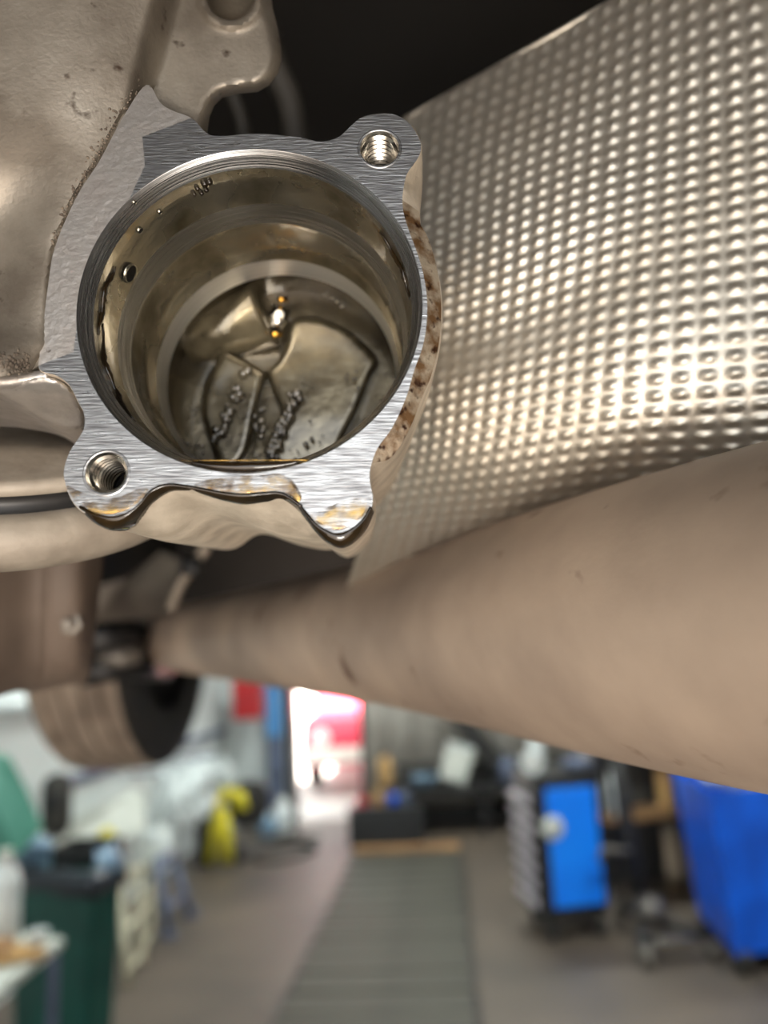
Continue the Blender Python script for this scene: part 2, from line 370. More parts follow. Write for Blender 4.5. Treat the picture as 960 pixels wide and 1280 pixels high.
# front edge of the flange | optional rear silhouette (12 mm back), clockwise from the upper left
OUT = [((183, 106), None), ((200, 128), None), ((215, 138), None), ((240, 148), None), ((258, 166), None), ((275, 170), None), ((325, 167), None), ((375, 172), None),
       ((400, 177), None), ((420, 173), None), ((432, 164), None), ((440, 156), None), ((450, 148), None), ((461, 144), None), ((475, 142), None), ((488, 142), None),
       ((502, 147), None), ((512, 155), (514, 157)), ((520, 166), (523, 170)), ((526, 180), (527, 183)), ((525, 192), (528, 198)), ((519, 203), (528, 212)), ((509, 217), (528, 228)),
       ((505, 232), (527, 245)), ((503, 250), (525, 268)), ((505, 268), (527, 284)), ((511, 288), (535, 298)), ((520, 312), (542, 318)), ((528, 338), (548, 343)), ((533, 365), (552, 370)), ((534, 390), (553, 392)),
       ((532, 415), (552, 418)), ((527, 438), (548, 445)), ((518, 462), (540, 475)), ((510, 490), (528, 503)), ((500, 515), (518, 530)), ((488, 538), (505, 556)), ((472, 560), (488, 578)), ((465, 578), (472, 592)),
       ((462, 592), (464, 600)), ((463, 606), (465, 612)), ((466, 622), (470, 630)), ((463, 638), (466, 650)), ((452, 650), (455, 664)), ((436, 662), (440, 678)), ((419, 666), (424, 684)), ((403, 661), (408, 678)),
       ((389, 650), (399, 669)), ((375, 634), (391, 669)), ((362, 622), (380, 669)), ((341, 618), (354, 666)), ((300, 620), (312, 655)), ((266, 616), (283, 641)), ((233, 610), (256, 637)),
       ((205, 607), (237, 647)), ((190, 612), (219, 664)), ((178, 625), (196, 672)), ((160, 640), (172, 667)), ((130, 646), (145, 660)), ((105, 640), (112, 650)), ((90, 625), (93, 631)), ((82, 605), (84, 608)), ((80, 588), None),
       ((87, 565), None), ((104, 538), None), ((105, 517), None), ((97, 501), None), ((87, 482), None), ((72, 470), None), ((50, 462), None), ((50, 440), None), ((60, 358), None),
       ((69, 308), None), ((96, 246), None), ((125, 200), None), ((154, 146), None)]
STAIN0, STAIN1 = 24, 37                                # indices of the oil-stained bevel at the right
Fl, Ml, Bl = [], [], []
for i, (f, b) in enumerate(OUT):
    p = hl(*f, 0); r = math.hypot(p.x, p.y)
    if r < R0_ + .0007: p = p * ((R0_ + .0007) / r)
    Fl.append((p.x, p.y))
    if STAIN0 <= i <= STAIN1: q = hl(*(b[0] - 1.5, b[1] - 4), .0025); Ml.append((q.x, q.y, -.0025))
    else: Ml.append((p.x * 1.004, p.y * 1.004, -.0005))
    if b: q = hl(*b, .012); Bl.append((q.x, q.y, -.012))
    else: Bl.append((p.x * 1.008, p.y * 1.008, -.012))
SUB = 5
FL = [(x, y, 0.0) for x, y in catmull(Fl, SUB)]; ML = catmull(Ml, SUB); BL = catmull(Bl, SUB); NO = len(FL)
for _ in range(14):
    for i in range(49 * SUB, 62 * SUB): BL[i] = tuple(.25 * a + .5 * b + .25 * c for a, b, c in zip(BL[i - 1], BL[i], BL[i + 1]))
# bolt holes
HOLES = []
for (px, py) in ((474.5, 185.5), (133, 591)):
    p = hl(px, py, 0); HOLES.append((p.x, p.y))
HR = 0.0045
def circ(x, y, r, n=40): return [(x + r * math.cos(2 * PI * k / n), y + r * math.sin(2 * PI * k / n)) for k in range(n)]
def flange_face():
    outer = [(p[0], p[1]) for p in FL]
    V, F = cdt(outer, .004, [circ(0, 0, R0_, 120)] + [circ(x, y, HR) for x, y in HOLES], rings=[castpoly])
    return V, F
# split the face: machined area and the as-cast flat at the upper left
mach, castf = [], []
LINE = [hl(240, 147, 0), hl(178, 171, 0), hl(181, 207, 0), hl(163, 246, 0)]
LB = [hl(97, 398, 0), hl(92, 440, 0), hl(60, 452, 0)]
castpoly = [(p.x, p.y) for p in LINE] + [(p[0] * .97, p[1] * .97) for p in circ(0, 0, R0_, 120) if p[0] < 0 and hl(163, 246, 0).y > p[1] > hl(97, 398, 0).y] + [(p.x, p.y) for p in LB] + [(p.x, p.y) for p in [hl(*q, 0) for q in ((20, 470), (0, 300), (120, 60), (200, 80), (230, 130))]]
V, F = flange_face()
for f in F:
    c = (sum(V[i][0] for i in f) / 3, sum(V[i][1] for i in f) / 3)
    (castf if inside(c, castpoly) else mach).append(f)
def sub(V, F, z=0.0):
    ids = sorted({i for f in F for i in f}); mp = {j: k for k, j in enumerate(ids)}
    return [(V[i][0], V[i][1], z) for i in ids], [tuple(mp[i] for i in f) for f in F]
mesh('flange_face', *sub(V, mach), M['machined'], hs, recalc=True)['label'] = 'machined flange face with tool marks'
mesh('cast_shoulder', *sub(V, castf), M['cast_flat'], hs)['label'] = 'flat pinkish grey cast shoulder beside the bore'
# side walls: edge, bevel, wall going back; the stained bevel is its own part
rows = [FL, ML, BL, [(x * .985, y * .985, -.03) for x, y, z in BL], [(x * .9, y * .9, -.075) for x, y, z in BL]]
vs = [p for r in rows for p in r]; fsw, fst = [], []
for j in range(len(rows) - 1):
    for i in range(NO):
        q = (j * NO + i, j * NO + (i + 1) % NO, (j + 1) * NO + (i + 1) % NO, (j + 1) * NO + i)
        (fst if (j == 0 and STAIN0 * SUB <= i < (STAIN1 + 1) * SUB) else fsw).append(q)
fsw.append(tuple(4 * NO + i for i in range(NO)))
mesh('side_wall', vs, fsw, M['cast_wall'], hs, auto=math.radians(50))
ids = sorted({i for f in fst for i in f}); mp_ = {j: k for k, j in enumerate(ids)}
mesh('stained_bevel', [vs[i] for i in ids], [tuple(mp_[i] for i in f) for f in fst], M['stained'], hs)['label'] = 'bevelled rim edge with brown oil stains'
# bore rings, turned one after another
def ring(name, prof, mt, lab=None, n=144):
    pr = []
    for (r0, t0), (r1, t1) in zip(prof, prof[1:]):
        for k in range(4): pr.append((r0 + (r1 - r0) * k / 4, -(t0 + (t1 - t0) * k / 4)))
    pr.append((prof[-1][0], -prof[-1][1]))
    o = MB().lathe(pr, n).build(name, mt, hs, auto=math.radians(25))
    if lab: o['label'] = lab
    return o
M['mouth'] = mat('shaded_turned_mouth', (168, 168, 168), 0.2, 1.0, (120, 120, 120), 160, bump=0.25, bscale=260, stretch=(.04, .04, 22), rvar=.12, bdist=.0006)  # turned aluminium again, darkened in colour for the shade at the mouth
ring('bore_mouth', [(.03844, 0), (.0379, .0006), (.03613, .0037)], M['mouth'], 'bright turned chamfer at the bore mouth')
ring('seal_groove_wall', [(.03613, .0037), (.0362, .0045), (.0364, .0075), (.0359, .013), (.03548, .01683)], M['oiled_bore'], 'oily outer bore wall')
ring('bearing_step', [(.03548, .01683), (.03442, .0238)], M['bore'], 'turned step ring')
ring('bearing_seat', [(.03442, .0238), (.0346, .025), (.0346, .036), (.03349, .0408)], M['oiled_bore'], 'oily inner bore wall')
M['lip'] = mat('lit_turned_lip', (232, 232, 230), 0.28, .9, (200, 200, 198), 160, bump=.15, bscale=260, stretch=(.04, .04, 22), bdist=.0006)  # brighter copy of the turned aluminium, its shine put into the colour
ring('inner_lip', [(.03349, .0408), (.03264, .04814)], M['lip'], 'bright inner lip ring')
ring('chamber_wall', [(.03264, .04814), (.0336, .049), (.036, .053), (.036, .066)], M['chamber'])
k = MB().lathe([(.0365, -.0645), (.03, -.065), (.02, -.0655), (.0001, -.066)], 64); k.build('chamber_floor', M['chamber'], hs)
# bolt holes with thread rings
for j, (x, y) in enumerate(HOLES):
    pr = [(HR, 0), (HR * .95, -.0006), (HR * .92, -.001)]; z = -.001
    for q in range(9): pr += [(HR * .78, z - .0005), (HR * .77, z - .0008), (HR * .90, z - .0013), (HR * .91, z - .0015)]; z -= .0015
    pr += [(HR * .80, z - .001)]
    MB().lathe([(HR * .82, z - .0006), (HR * .4, z - .0012), (.0001, z - .0014)], 32, Matrix.Translation((x, y, 0))).build('hole_bottom', M['blackhole'], hs)  # end disc coloured black for the shade down the hole
    o = MB().lathe(pr, 40, Matrix.Translation((x, y, 0))).build('threaded_hole', M['steel'], hs, auto=math.radians(20))
    o['label'] = 'bright threaded bolt hole in the upper lug' if j == 0 else 'dark threaded bolt hole in the lower lug'
# raised rim around each hole
    MB().lathe([(HR * 1.0, -.0001), (HR * 1.03, .00012), (HR * 1.12, .0001), (HR * 1.16, -.0001)], 40, Matrix.Translation((x, y, 0))).build('hole_rim', M['machined'], hs)
# oil port and pits in the bore wall, openings coloured black for shade
def on_bore(px, py, rad):
    r = ray(px, py); o_ = HI @ O; d_ = (HI.to_3x3() @ r)
    a = d_.x ** 2 + d_.y ** 2; b = 2 * (o_.x * d_.x + o_.y * d_.y); c = o_.x ** 2 + o_.y ** 2 - rad ** 2
    t = (-b + math.sqrt(max(0, b * b - 4 * a * c))) / (2 * a); return o_ + d_ * t
def port(px, py, rad, pr, name, lab):
    p = on_bore(px, py, rad); n = Vector((-p.x, -p.y, 0)).normalized()
    Mx = axM(p, n, (0, 0, 1))
    o = MB().lathe([(pr * 1.18, -.0003), (pr * 1.12, .0003), (pr, .0003), (pr * .92, -.0001)], 28, Mx).build(name, M['oiled_bore'], hs); o['label'] = lab
    MB().lathe([(pr * .97, .0002), (pr * .5, .0001), (.00001, .0001)], 28, Mx).build('port_shade_disc', M['blackhole'], o)
port(163, 342, .0353, .0021, 'oil_port', 'dark round oil port in the bore wall')
for (px, py, q) in ((175, 288, .0007), (200, 265, .0005), (168, 253, .0004)): port(px, py, .0362, q, 'casting_pit', 'tiny dark pit in the bore wall')
# oily ledge scraped along the left of the seal groove
for (a0, a1, tt) in ((158, 186, .0075), (180, 222, .009), (8, 38, .008)):
    pts = []; rr = []
    for q in range(25):
        an = math.radians(a0 + (a1 - a0) * q / 24); rd = .0362 - .00015 * random.random()
        pts.append((rd * math.cos(an), rd * math.sin(an), -tt - .0006 * math.sin(q * .5) - .0003 * random.random()))
        rr.append(.00015 + .0006 * math.sin(PI * q / 24) * random.uniform(.4, 1.2))
    MB().tube(pts, rr, 8).build('oil_streak', M['oil'], hs)['label'] = 'dark oil streak in the seal groove'

# raised cast pads, boss and pins on the chamber floor
def pillow(name, poly, t, h, edge, mt, parent, step=4.0, sub_=4, thick=.004, dome=0.0, tfun=None):
    P = catmull(poly, sub_) if sub_ > 1 else list(poly)
    V, F = cdt(P, step); vs = []
    for v in V:
        d = poly_dist(v, P); e = min(1, d / edge); s = math.sqrt(max(0, 1 - (1 - e) ** 2))
        tt = (tfun(*v) if tfun else t) - h * s - dome * min(1, d / (edge * 4))
        vs.append(hl(v[0], v[1], tt))
    bd = boundary(F); k = len(vs); mp = {}
    for a, b in bd:
        for q in (a, b):
            if q not in mp: mp[q] = len(vs); vs.append(vs[q] + Vector((0, 0, -thick)))
    F = F + [(b, a, mp[a], mp[b]) for a, b in bd]
    return mesh(name, vs, F, mt, parent, auto=math.radians(60))
z3 = lambda L: [(200 + x / 3, 330 + y / 3) for x, y in L]
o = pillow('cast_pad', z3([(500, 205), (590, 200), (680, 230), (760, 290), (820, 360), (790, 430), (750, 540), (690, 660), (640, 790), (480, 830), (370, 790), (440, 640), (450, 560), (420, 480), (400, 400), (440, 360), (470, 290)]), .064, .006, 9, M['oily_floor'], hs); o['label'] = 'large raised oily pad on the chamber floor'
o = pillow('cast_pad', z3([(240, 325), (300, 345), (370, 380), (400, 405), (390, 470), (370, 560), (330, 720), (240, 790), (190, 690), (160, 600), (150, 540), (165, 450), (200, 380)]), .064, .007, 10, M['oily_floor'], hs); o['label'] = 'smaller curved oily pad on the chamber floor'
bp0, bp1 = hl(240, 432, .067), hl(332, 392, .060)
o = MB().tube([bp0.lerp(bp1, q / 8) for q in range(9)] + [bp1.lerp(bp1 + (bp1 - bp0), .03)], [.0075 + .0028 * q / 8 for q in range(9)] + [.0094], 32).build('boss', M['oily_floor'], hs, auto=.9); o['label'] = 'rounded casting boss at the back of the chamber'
a = hl(346, 372, .056); b = hl(346, 420, .060)
for n_, (p0, p1, rr, mt) in {'pin_sleeve': (hl(352, 385, .058), hl(343, 414, .060), .0030, 'steel'), 'contact_pin': (hl(349, 375, .054), hl(358, 374, .056), .0009, 'brass'), 'contact_pin_b': (hl(341, 419, .055), hl(350, 418, .057), .0009, 'brass')}.items():
    MB().tube([p0, p0.lerp(p1, .5), p1], rr, 20).build(n_.replace('_b', ''), M[mt], hs)
# main casting: dome at the left, arm with hole at the top, one relief surface traced at its own depth
CREASE = [(230, 20), (183, 106), (154, 146), (125, 200), (96, 246), (69, 308), (62, 358), (60, 433), (42, 462)]
CASTO = [(258, 172), (262, 146), (268, 132), (278, 122), (300, 117), (322, 115), (336, 107), (347, 93), (352, 76), (351, 55), (347, 35), (341, 10), (336, -30), (334, -90), (240, -110), (120, -110), (0, -110), (-120, -110), (-120, 0), (-120, 130), (-120, 260), (-120, 380), (-120, 476), (-60, 474), (0, 471), (30, 466), (50, 464), (70, 466), (90, 440), (90, 380), (100, 330), (130, 270), (165, 215), (200, 175), (230, 165)]
CO = []
for i in range(len(CASTO)):
    a, b = CASTO[i], CASTO[(i + 1) % len(CASTO)]; n = max(1, int(math.hypot(b[0] - a[0], b[1] - a[1]) / 9))
    for q in range(n): CO.append((a[0] + (b[0] - a[0]) * q / n, a[1] + (b[1] - a[1]) * q / n))
SIL = [(258, 172), (262, 146), (268, 132), (278, 122), (300, 117), (322, 115), (336, 107), (347, 93), (352, 76), (351, 55), (347, 35), (341, 10), (336, -30), (334, -90)]
HC = (289, -4)
def side(p):                                          # >0 left of the crease
    best = 1e9; sg = 1
    for a, b in zip(CREASE, CREASE[1:]):
        d = seg_dist(p, a, b)
        if d < best:
            best = d; sg = 1 if (b[0] - a[0]) * (p[1] - a[1]) - (b[1] - a[1]) * (p[0] - a[0]) > 0 else -1
    return best * sg
def cast_t(x, y):
    s = side((x, y))
    dome = -.0085 * (1 - math.exp(-max(0, s) / 110.0)) + .0014 * math.exp(-(s / 3.5) ** 2) + (.004 if s < -6 else 0)
    # hollow above the lower ledge
    dome += .009 * math.exp(-((y - 320) / 110.0) ** 2) * sm(-5, 90, s) - .004 * math.exp(-((y - 455) / 40.0) ** 2) * sm(0, 40, s)
    k = sm(170, 215, x + .25 * (y - 60)) * sm(200, 120, y - (x - 200) * .5)
    t = dome * (1 - k) + .009 * k
    if x > 200: t += .007 * max(0, 1 - poly_dist((x, y), SIL, False) / 16) ** 2
    r = math.hypot(x - HC[0], (y - HC[1]) * 1.0)
    t -= .0016 * math.exp(-((r - 36) / 6.0) ** 2)
    if r < 29.5: t += .018
    return t
V, F = cdt(CO, 5.0, rings=[circ(*HC, 30, 30), circ(*HC, 29, 30)])
vs = [hl(x, y, cast_t(x, y)) for x, y in V]
bd = boundary(F); mp = {}
for a, b in bd:
    for q in (a, b):
        if q not in mp:
            mp[q] = len(vs); x, y = V[q]; vs.append(hl(x - (26 if x > 150 else 0), y - (30 if x > 150 else 0), cast_t(x, y) + .018))
F2 = F + [(b, a, mp[a], mp[b]) for a, b in bd]
mesh('cast_body', vs, F2, M['cast'], hs, auto=math.radians(55))['label'] = 'rough cast body bulging left of the bore'
# dirt crusted along the casting seam and in the corner above the ledge
k = MB(); rq = random.Random(11)
def grain(px, py, r):
    p = hl(px, py, cast_t(px, py)); bm = bmesh.new(); bmesh.ops.create_icosphere(bm, subdivisions=1, radius=r); bm.verts.index_update()
    k.add([p + Vector((v.co.x, v.co.y, v.co.z * .6)) * rq.uniform(.7, 1.2) for v in bm.verts], [[v.index for v in f.verts] for f in bm.faces]); bm.free()
for i in range(230):
    q = rq.random() ** .8; j = q * 4; i0 = min(int(j), 3); pa = CREASE[1 + i0]; pb = CREASE[2 + i0]; fr = j - i0
    grain(pa[0] + (pb[0] - pa[0]) * fr - abs(rq.gauss(0, 1)) * (11 - 8 * q), pa[1] + (pb[1] - pa[1]) * fr + rq.gauss(0, 4), rq.uniform(.00015, .00045))
for i in range(110): grain(rq.uniform(-8, 36), 455 + rq.gauss(0, 7), rq.uniform(.0002, .0006))
M['dirt'] = mat('dry_dirt', (116, 105, 92), .9, 0, (74, 64, 55), 300)
o = k.build('dirt_crust', M['dirt'], hs); o['kind'] = 'stuff'; o['label'] = 'dry dirt grains along the casting seam'
# ledge and rounded lobe at the lower left
LOBE = [(-110, 482), (-60, 480), (0, 478), (45, 468), (68, 470), (88, 484), (100, 503), (106, 520), (104, 535), (85, 538), (60, 531), (30, 514), (0, 498), (-60, 486), (-110, 484)]
o = pillow('lobe', LOBE, 0, .004, 7, M['cast_flat'], hs, step=4, sub_=3, thick=.03, tfun=lambda x, y: .004 + .018 * sm(468, 545, y)); o['label'] = 'smooth rounded casting lobe under the ledge'
MB().tube([hl(x, y, .002) for x, y in catmull([(-100, 480), (-40, 480), (0, 478), (40, 473), (62, 470)], 5, False)], .0016, 10).build('ledge', M['cast_flat'], hs)

# ------------------------------------------------------------------ oil on the housing
def strip(name, A, B, bulge, mt, parent, n=8):
    A = catmull(A, 6, False); B = catmull(B, 6, False); vs = []; m_ = len(A)
    for i in range(m_):
        a = hl(*A[i]); b = hl(*B[i])
        for k in range(n + 1):
            s = k / n; p = a.lerp(b, s); q = math.sin(PI * s) * bulge * math.sin(PI * min(1, max(0.0, (i + .5) / m_)))
            rad = Vector((p.x, p.y, 0)).normalized(); vs.append(p + rad * q * .7 + Vector((0, 0, q)))
    fs = [(i * (n + 1) + k, (i + 1) * (n + 1) + k, (i + 1) * (n + 1) + k + 1, i * (n + 1) + k + 1) for i in range(m_ - 1) for k in range(n)]
    o = mesh(name, vs, fs, mt, parent); s = o.modifiers.new('thickness', 'SOLIDIFY'); s.thickness = .0006; s.offset = -1
    return o
def rootfor(name, label, cat): return thing(name, label, cat, mw=HM)
t = rootfor('oil_drip', 'dark oil hanging under the lower left bolt lug', 'oil')
strip('hanging_drop', [(98, 634, -.0004), (118, 643, -.0006), (140, 646, -.0006), (160, 640, -.0006), (178, 626, -.0006), (192, 611, -.0006), (212, 606, -.0005), (240, 611, -.0004)],
      [(108, 645, .004), (125, 656, .006), (147, 664, .008), (166, 660, .008), (186, 646, .008), (206, 628, .008), (222, 616, .006), (243, 617, .004)], .0024, M['oil'], t)
o = pillow('oil_film', [(83, 606), (95, 611), (115, 619), (133, 622), (152, 619), (168, 612), (180, 609), (187, 611), (178, 624), (160, 638), (132, 644), (106, 638), (90, 623)], .0001, .0003, 6, M['amber'], t, step=3, thick=.0004); o['label'] = 'golden oil film below the bolt hole'
t = rootfor('oil_drip', 'oil drop about to fall from the bottom lug of the housing', 'oil')
strip('hanging_drop', [(368, 627, -.0004), (380, 640, -.0006), (392, 653, -.0008), (408, 663, -.0008), (424, 667, -.0008), (440, 661, -.0008), (455, 649, -.0006), (465, 634, -.0004)],
      [(370, 634, .003), (384, 652, .005), (397, 667, .007), (411, 679, .008), (427, 685, .008), (444, 677, .008), (459, 661, .006), (468, 640, .003)], .0024, M['oil'], t)
o = pillow('oil_film', [(384, 644), (392, 651), (405, 660), (419, 664), (436, 660), (451, 649), (461, 637), (464, 622), (455, 620), (440, 623), (425, 627), (408, 634), (396, 640)], .0001, .0004, 6, M['amber'], t, step=3, thick=.0004); o['label'] = 'golden brown oil film on the lug face'
t = rootfor('oil_bead', 'long dark oil bead along the flange edge between the two lower lugs', 'oil')
strip('bead', [(232, 609, -.0004), (255, 613, -.0005), (280, 617, -.0006), (305, 619, -.0006), (330, 617, -.0006), (352, 618, -.0006), (376, 634, -.0005)],
      [(234, 613, .003), (258, 620, .005), (283, 627, .006), (308, 632, .007), (333, 631, .007), (358, 630, .006), (380, 646, .004)], .0012, M['oil'], t)
o = pillow('oil_film', [(250, 601), (272, 597), (300, 594), (330, 592), (352, 592), (368, 602), (378, 620), (372, 629), (361, 620), (341, 616), (300, 618), (266, 614), (242, 609)], .0001, .0003, 6, M['amber'], t, step=3, thick=.0003); o['label'] = 'thin yellow oil film over the flange'
# oil lying in the bottom of the bore
t = rootfor('oil_puddle', 'dark oil puddle lying in the bottom of the bore', 'oil')
YO = hl(325, 578, .002).y
vs = []; N = 40; TT = (.0006, .0012, .004, .010, .0165)
for j, tt in enumerate(TT):
    rad = .0382 - .0021 * min(1, tt / .0037); yl = YO - (.0006 if j == 0 else 0)
    xw = math.sqrt(max(0, rad * rad - yl * yl))
    for i in range(N + 1):
        x = -xw + 2 * xw * i / N; vs.append((x, yl + .0005 * (abs(x) / xw) ** 6, -tt)); vs.append((x, -math.sqrt(max(0, rad * rad - x * x)) * .999, -tt))
W2 = 2 * (N + 1); fs = []
for j in range(len(TT) - 1):
    for i in range(N):
        for q in (0, 1): fs.append((j * W2 + 2 * i + q, j * W2 + 2 * i + 2 + q, (j + 1) * W2 + 2 * i + 2 + q, (j + 1) * W2 + 2 * i + q))
for i in range(N): fs.append((2 * i, 2 * i + 1, 2 * i + 3, 2 * i + 2))
mesh('oil_surface', vs, fs, M['oil'], t)
MB().tube([(-.0138 + .0276 * i / 30, YO + .0001, -.0005) for i in range(31)], .00022, 6).build('meniscus', M['amber'], t)
# foam
mbs = MB()
def bub(px, py, t_, r):
    bm = bmesh.new(); bmesh.ops.create_icosphere(bm, subdivisions=2, radius=r); p = hl(px, py, t_); bm.verts.index_update()
    mbs.add([p + v.co for v in bm.verts], [[v.index for v in f.verts] for f in bm.faces]); bm.free()
rnd = random.Random(3)
for (a, b, n, sp, rmx) in (((304, 466), (270, 552), 56, 5, .0013), ((374, 486), (336, 574), 80, 6, .0012), ((326, 508), (322, 545), 14, 6, .0012), ((400, 540), (360, 575), 16, 14, .0007), ((425, 455), (445, 480), 8, 8, .0005), ((405, 365), (440, 395), 12, 8, .0005), ((270, 556), (225, 560), 10, 6, .0008)):
    for i in range(n):
        s = rnd.random(); bub(a[0] + (b[0] - a[0]) * s + rnd.gauss(0, sp * .6), a[1] + (b[1] - a[1]) * s + rnd.gauss(0, sp * .6), .0560, rnd.uniform(.4, 1.3) * rmx)
o = mbs.build('oil_foam', M['bubble']); o.matrix_world = HM
tag(o, 'clusters of oil bubbles foaming on the chamber floor', 'oil foam', kind='stuff')
mbs = MB()
for (px, py) in ((247, 236), (256, 230), (243, 243), (252, 242), (262, 228), (258, 238)):
    p = on_bore(px, py, .0360); bm = bmesh.new(); bmesh.ops.create_icosphere(bm, subdivisions=2, radius=rnd.uniform(.0005, .0009)); bm.verts.index_update()
    mbs.add([p + v.co for v in bm.verts], [[v.index for v in f.verts] for f in bm.faces]); bm.free()
o = mbs.build('oil_droplets', M['oil']); o.matrix_world = HM
tag(o, 'tiny oil droplets clinging to the upper bore wall', 'oil droplets', kind='stuff')

# ------------------------------------------------------------------ embossed heat shield
CT = [[(505, 150, .285), (650, 68, .262), (800, -18, .243), (985, -125, .225), (1250, -270, .208)],
      [(492, 290, .267), (630, 215, .245), (790, 140, .228), (1000, 70, .211), (1290, -10, .195)],
      [(485, 420, .255), (612, 375, .234), (780, 320, .218), (1010, 270, .202), (1310, 215, .188)],
      [(470, 605, .264), (590, 580, .242), (755, 555, .223), (1015, 535, .204), (1320, 500, .190)],
      [(430, 740, .350), (555, 735, .322), (720, 720, .288), (1010, 690, .240), (1300, 670, .215)]]
CW = [[at(*c) for c in row] for row in CT]
def cr(a, b, c, d, t): return 0.5 * ((2 * b) + (c - a) * t + (2 * a - 5 * b + 4 * c - d) * t * t + (3 * b - a - 3 * c + d) * t ** 3)
def ev(L, x):
    n = len(L) - 1; i = min(int(x), n - 1); t = x - i; g = lambda j: L[j] if 0 <= j <= n else (2 * L[0] - L[1] if j < 0 else 2 * L[n] - L[n - 1])
    return cr(g(i - 1), g(i), g(i + 1), g(i + 2), t)
NUR, NVR = 31, 46; SR = 9                          # dimples across / down, samples per dimple
NU, NV = NUR * SR, NVR * SR
base = []
def vmap(t): return ((t + .08) ** .68 - .08 ** .68) / (1.08 ** .68 - .08 ** .68)
colsN = [[ev(CW[r], 4.0 * i / NU) for i in range(NU + 1)] for r in range(5)]
for j in range(NV + 1):
    base.append([ev([colsN[r][i] for r in range(5)], 4.0 * vmap(j / NV)) for i in range(NU + 1)])
vs = []
for j in range(NV + 1):
    for i in range(NU + 1):
        a = base[j][min(i + 1, NU)] - base[j][max(i - 1, 0)]; b = base[min(j + 1, NV)][i] - base[max(j - 1, 0)][i]
        n = a.cross(b).normalized()
        if n.dot(O - base[j][i]) < 0: n = -n
        hgt = (.5 - .5 * math.cos(2 * PI * i / SR)) * (.5 - .5 * math.cos(2 * PI * j / SR))
        wv = .0012 * math.sin(j * .02 + i * .013) + .0007 * math.sin(i * .05 - j * .03)
        # flattened rub along the fold
        fl_ = 1 - .75 * math.exp(-((j / NV - .47 - .03 * math.sin(i * .02)) / .035) ** 2) * sm(NU * .64, NU * .22, i)
        vs.append(base[j][i] + n * (.0009 * hgt * fl_ + wv))
fs = [(j * (NU + 1) + i, j * (NU + 1) + i + 1, (j + 1) * (NU + 1) + i + 1, (j + 1) * (NU + 1) + i) for j in range(NV) for i in range(NU)]
t = thing('heat_shield', 'dimpled aluminium heat shield curving behind the housing', 'heat shield', at(760, 350, .23))
mesh('embossed_sheet', vs, fs, M['shield'], t, world=True, recalc=False)
edge = [base[0][i] for i in range(0, NU + 1, 7)]
MB().tube(edge, .0011, 8).build('rolled_edge', M['shield'], t, world=True)

# ------------------------------------------------------------------ exhaust tube
P0, P1 = at(213, 799, .86), at(1010, 768, .172)
dv = (P1 - P0); L = dv.length
t = thing('exhaust_pipe', 'long beige rust filmed tube widening towards the right edge', 'pipe', P0.lerp(P1, .5))
prof = []
for k in range(61):
    s = k / 60 * 1.55
    r = .0350 + .0062 * sm(.70, 1.0, s)
    prof.append((r, s * L))
prof = [(.0001, -.012), (.018, -.011), (.028, -.007), (.0335, -.001)] + prof[1:] + [(.036, 1.552 * L), (.0001, 1.553 * L)]
mesh('tube', *(lambda k: (k.v, k.f))(MB().lathe(prof, 96, axM(P0, dv, (0, 0, 1)))), M['pipe'], t, world=True)
for s in (.615, .70):
    k = MB().lathe([(.0349, s * L - .004), (.0354, s * L - .002), (.0356, s * L), (.0354, s * L + .002), (.0349, s * L + .004)], 96, axM(P0, dv, (0, 0, 1)))
    k.build('weld_seam', M['pipe'], t, world=True)

# ------------------------------------------------------------------ coupling discs at the lower left
cc = at(20, 600, .225)
ua = (UP * .93 - FW * .36 + RT * .10).normalized()
t = thing('coupling_disc', 'dusty beige rounded coupling discs behind the lower left lug', 'coupling', cc)
Mx = axM(cc, ua, RT)
k = MB().lathe([(.0001, -.0085), (.040, -.0085), (.049, -.007), (.0525, -.003), (.053, .002), (.051, .0065), (.046, .0072)], 96, Mx); k.build('lower_disc', M['coupling'], t, world=True)
k = MB().lathe([(.046, .0072), (.0445, .0085), (.0445, .0115), (.047, .0125)], 96, Mx); k.build('gap_ring', M['darkmetal'], t, world=True)
k = MB().lathe([(.047, .0122), (.0485, .0128), (.0488, .0155), (.047, .0165), (.02, .0168), (.0001, .0168)], 96, Mx); k.build('upper_disc', M['coupling'], t, world=True)

# ------------------------------------------------------------------ brown shield plate with bolt
t = thing('shield_plate', 'brown curved shield plate with one bolt at the left edge', 'shield plate', at(60, 780, .33))
rowsP = [(690, [(-90, .30), (-20, .315), (30, .33), (60, .335), (100, .34), (128, .36)]), (740, [(-90, .30), (-20, .315), (30, .33), (59, .335), (98, .34), (122, .36)]),
         (790, [(-90, .31), (-20, .32), (30, .335), (57, .34), (96, .345), (117, .365)]), (835, [(-90, .32), (-20, .33), (30, .345), (55, .35), (92, .355), (112, .37)]), (862, [(-90, .35), (-20, .36), (20, .37), (46, .375), (80, .375), (106, .385)])]
G = [[at(x, y + (10 if (j == 4 and x < 0) else (-8 if (j == 4 and x > 60) else 0)), Z) for x, Z in row] for j, (y, row) in enumerate(rowsP)]
NI, NJ = 40, 32
cols = [[ev(G[r], 5.0 * i / NI) for i in range(NI + 1)] for r in range(5)]
vs = [ev([cols[r][i] for r in range(5)], 4.0 * j / NJ) + (FW * (.0014 * math.exp(-((i / NI * 5 - 3.0) / .10) ** 2))) for j in range(NJ + 1) for i in range(NI + 1)]
fs = [(j * (NI + 1) + i, j * (NI + 1) + i + 1, (j + 1) * (NI + 1) + i + 1, (j + 1) * (NI + 1) + i) for j in range(NJ) for i in range(NI)]
o = mesh('plate', vs, fs, M['plate'], t, world=True); s = o.modifiers.new('thickness', 'SOLIDIFY'); s.thickness = .002; s.offset = 0
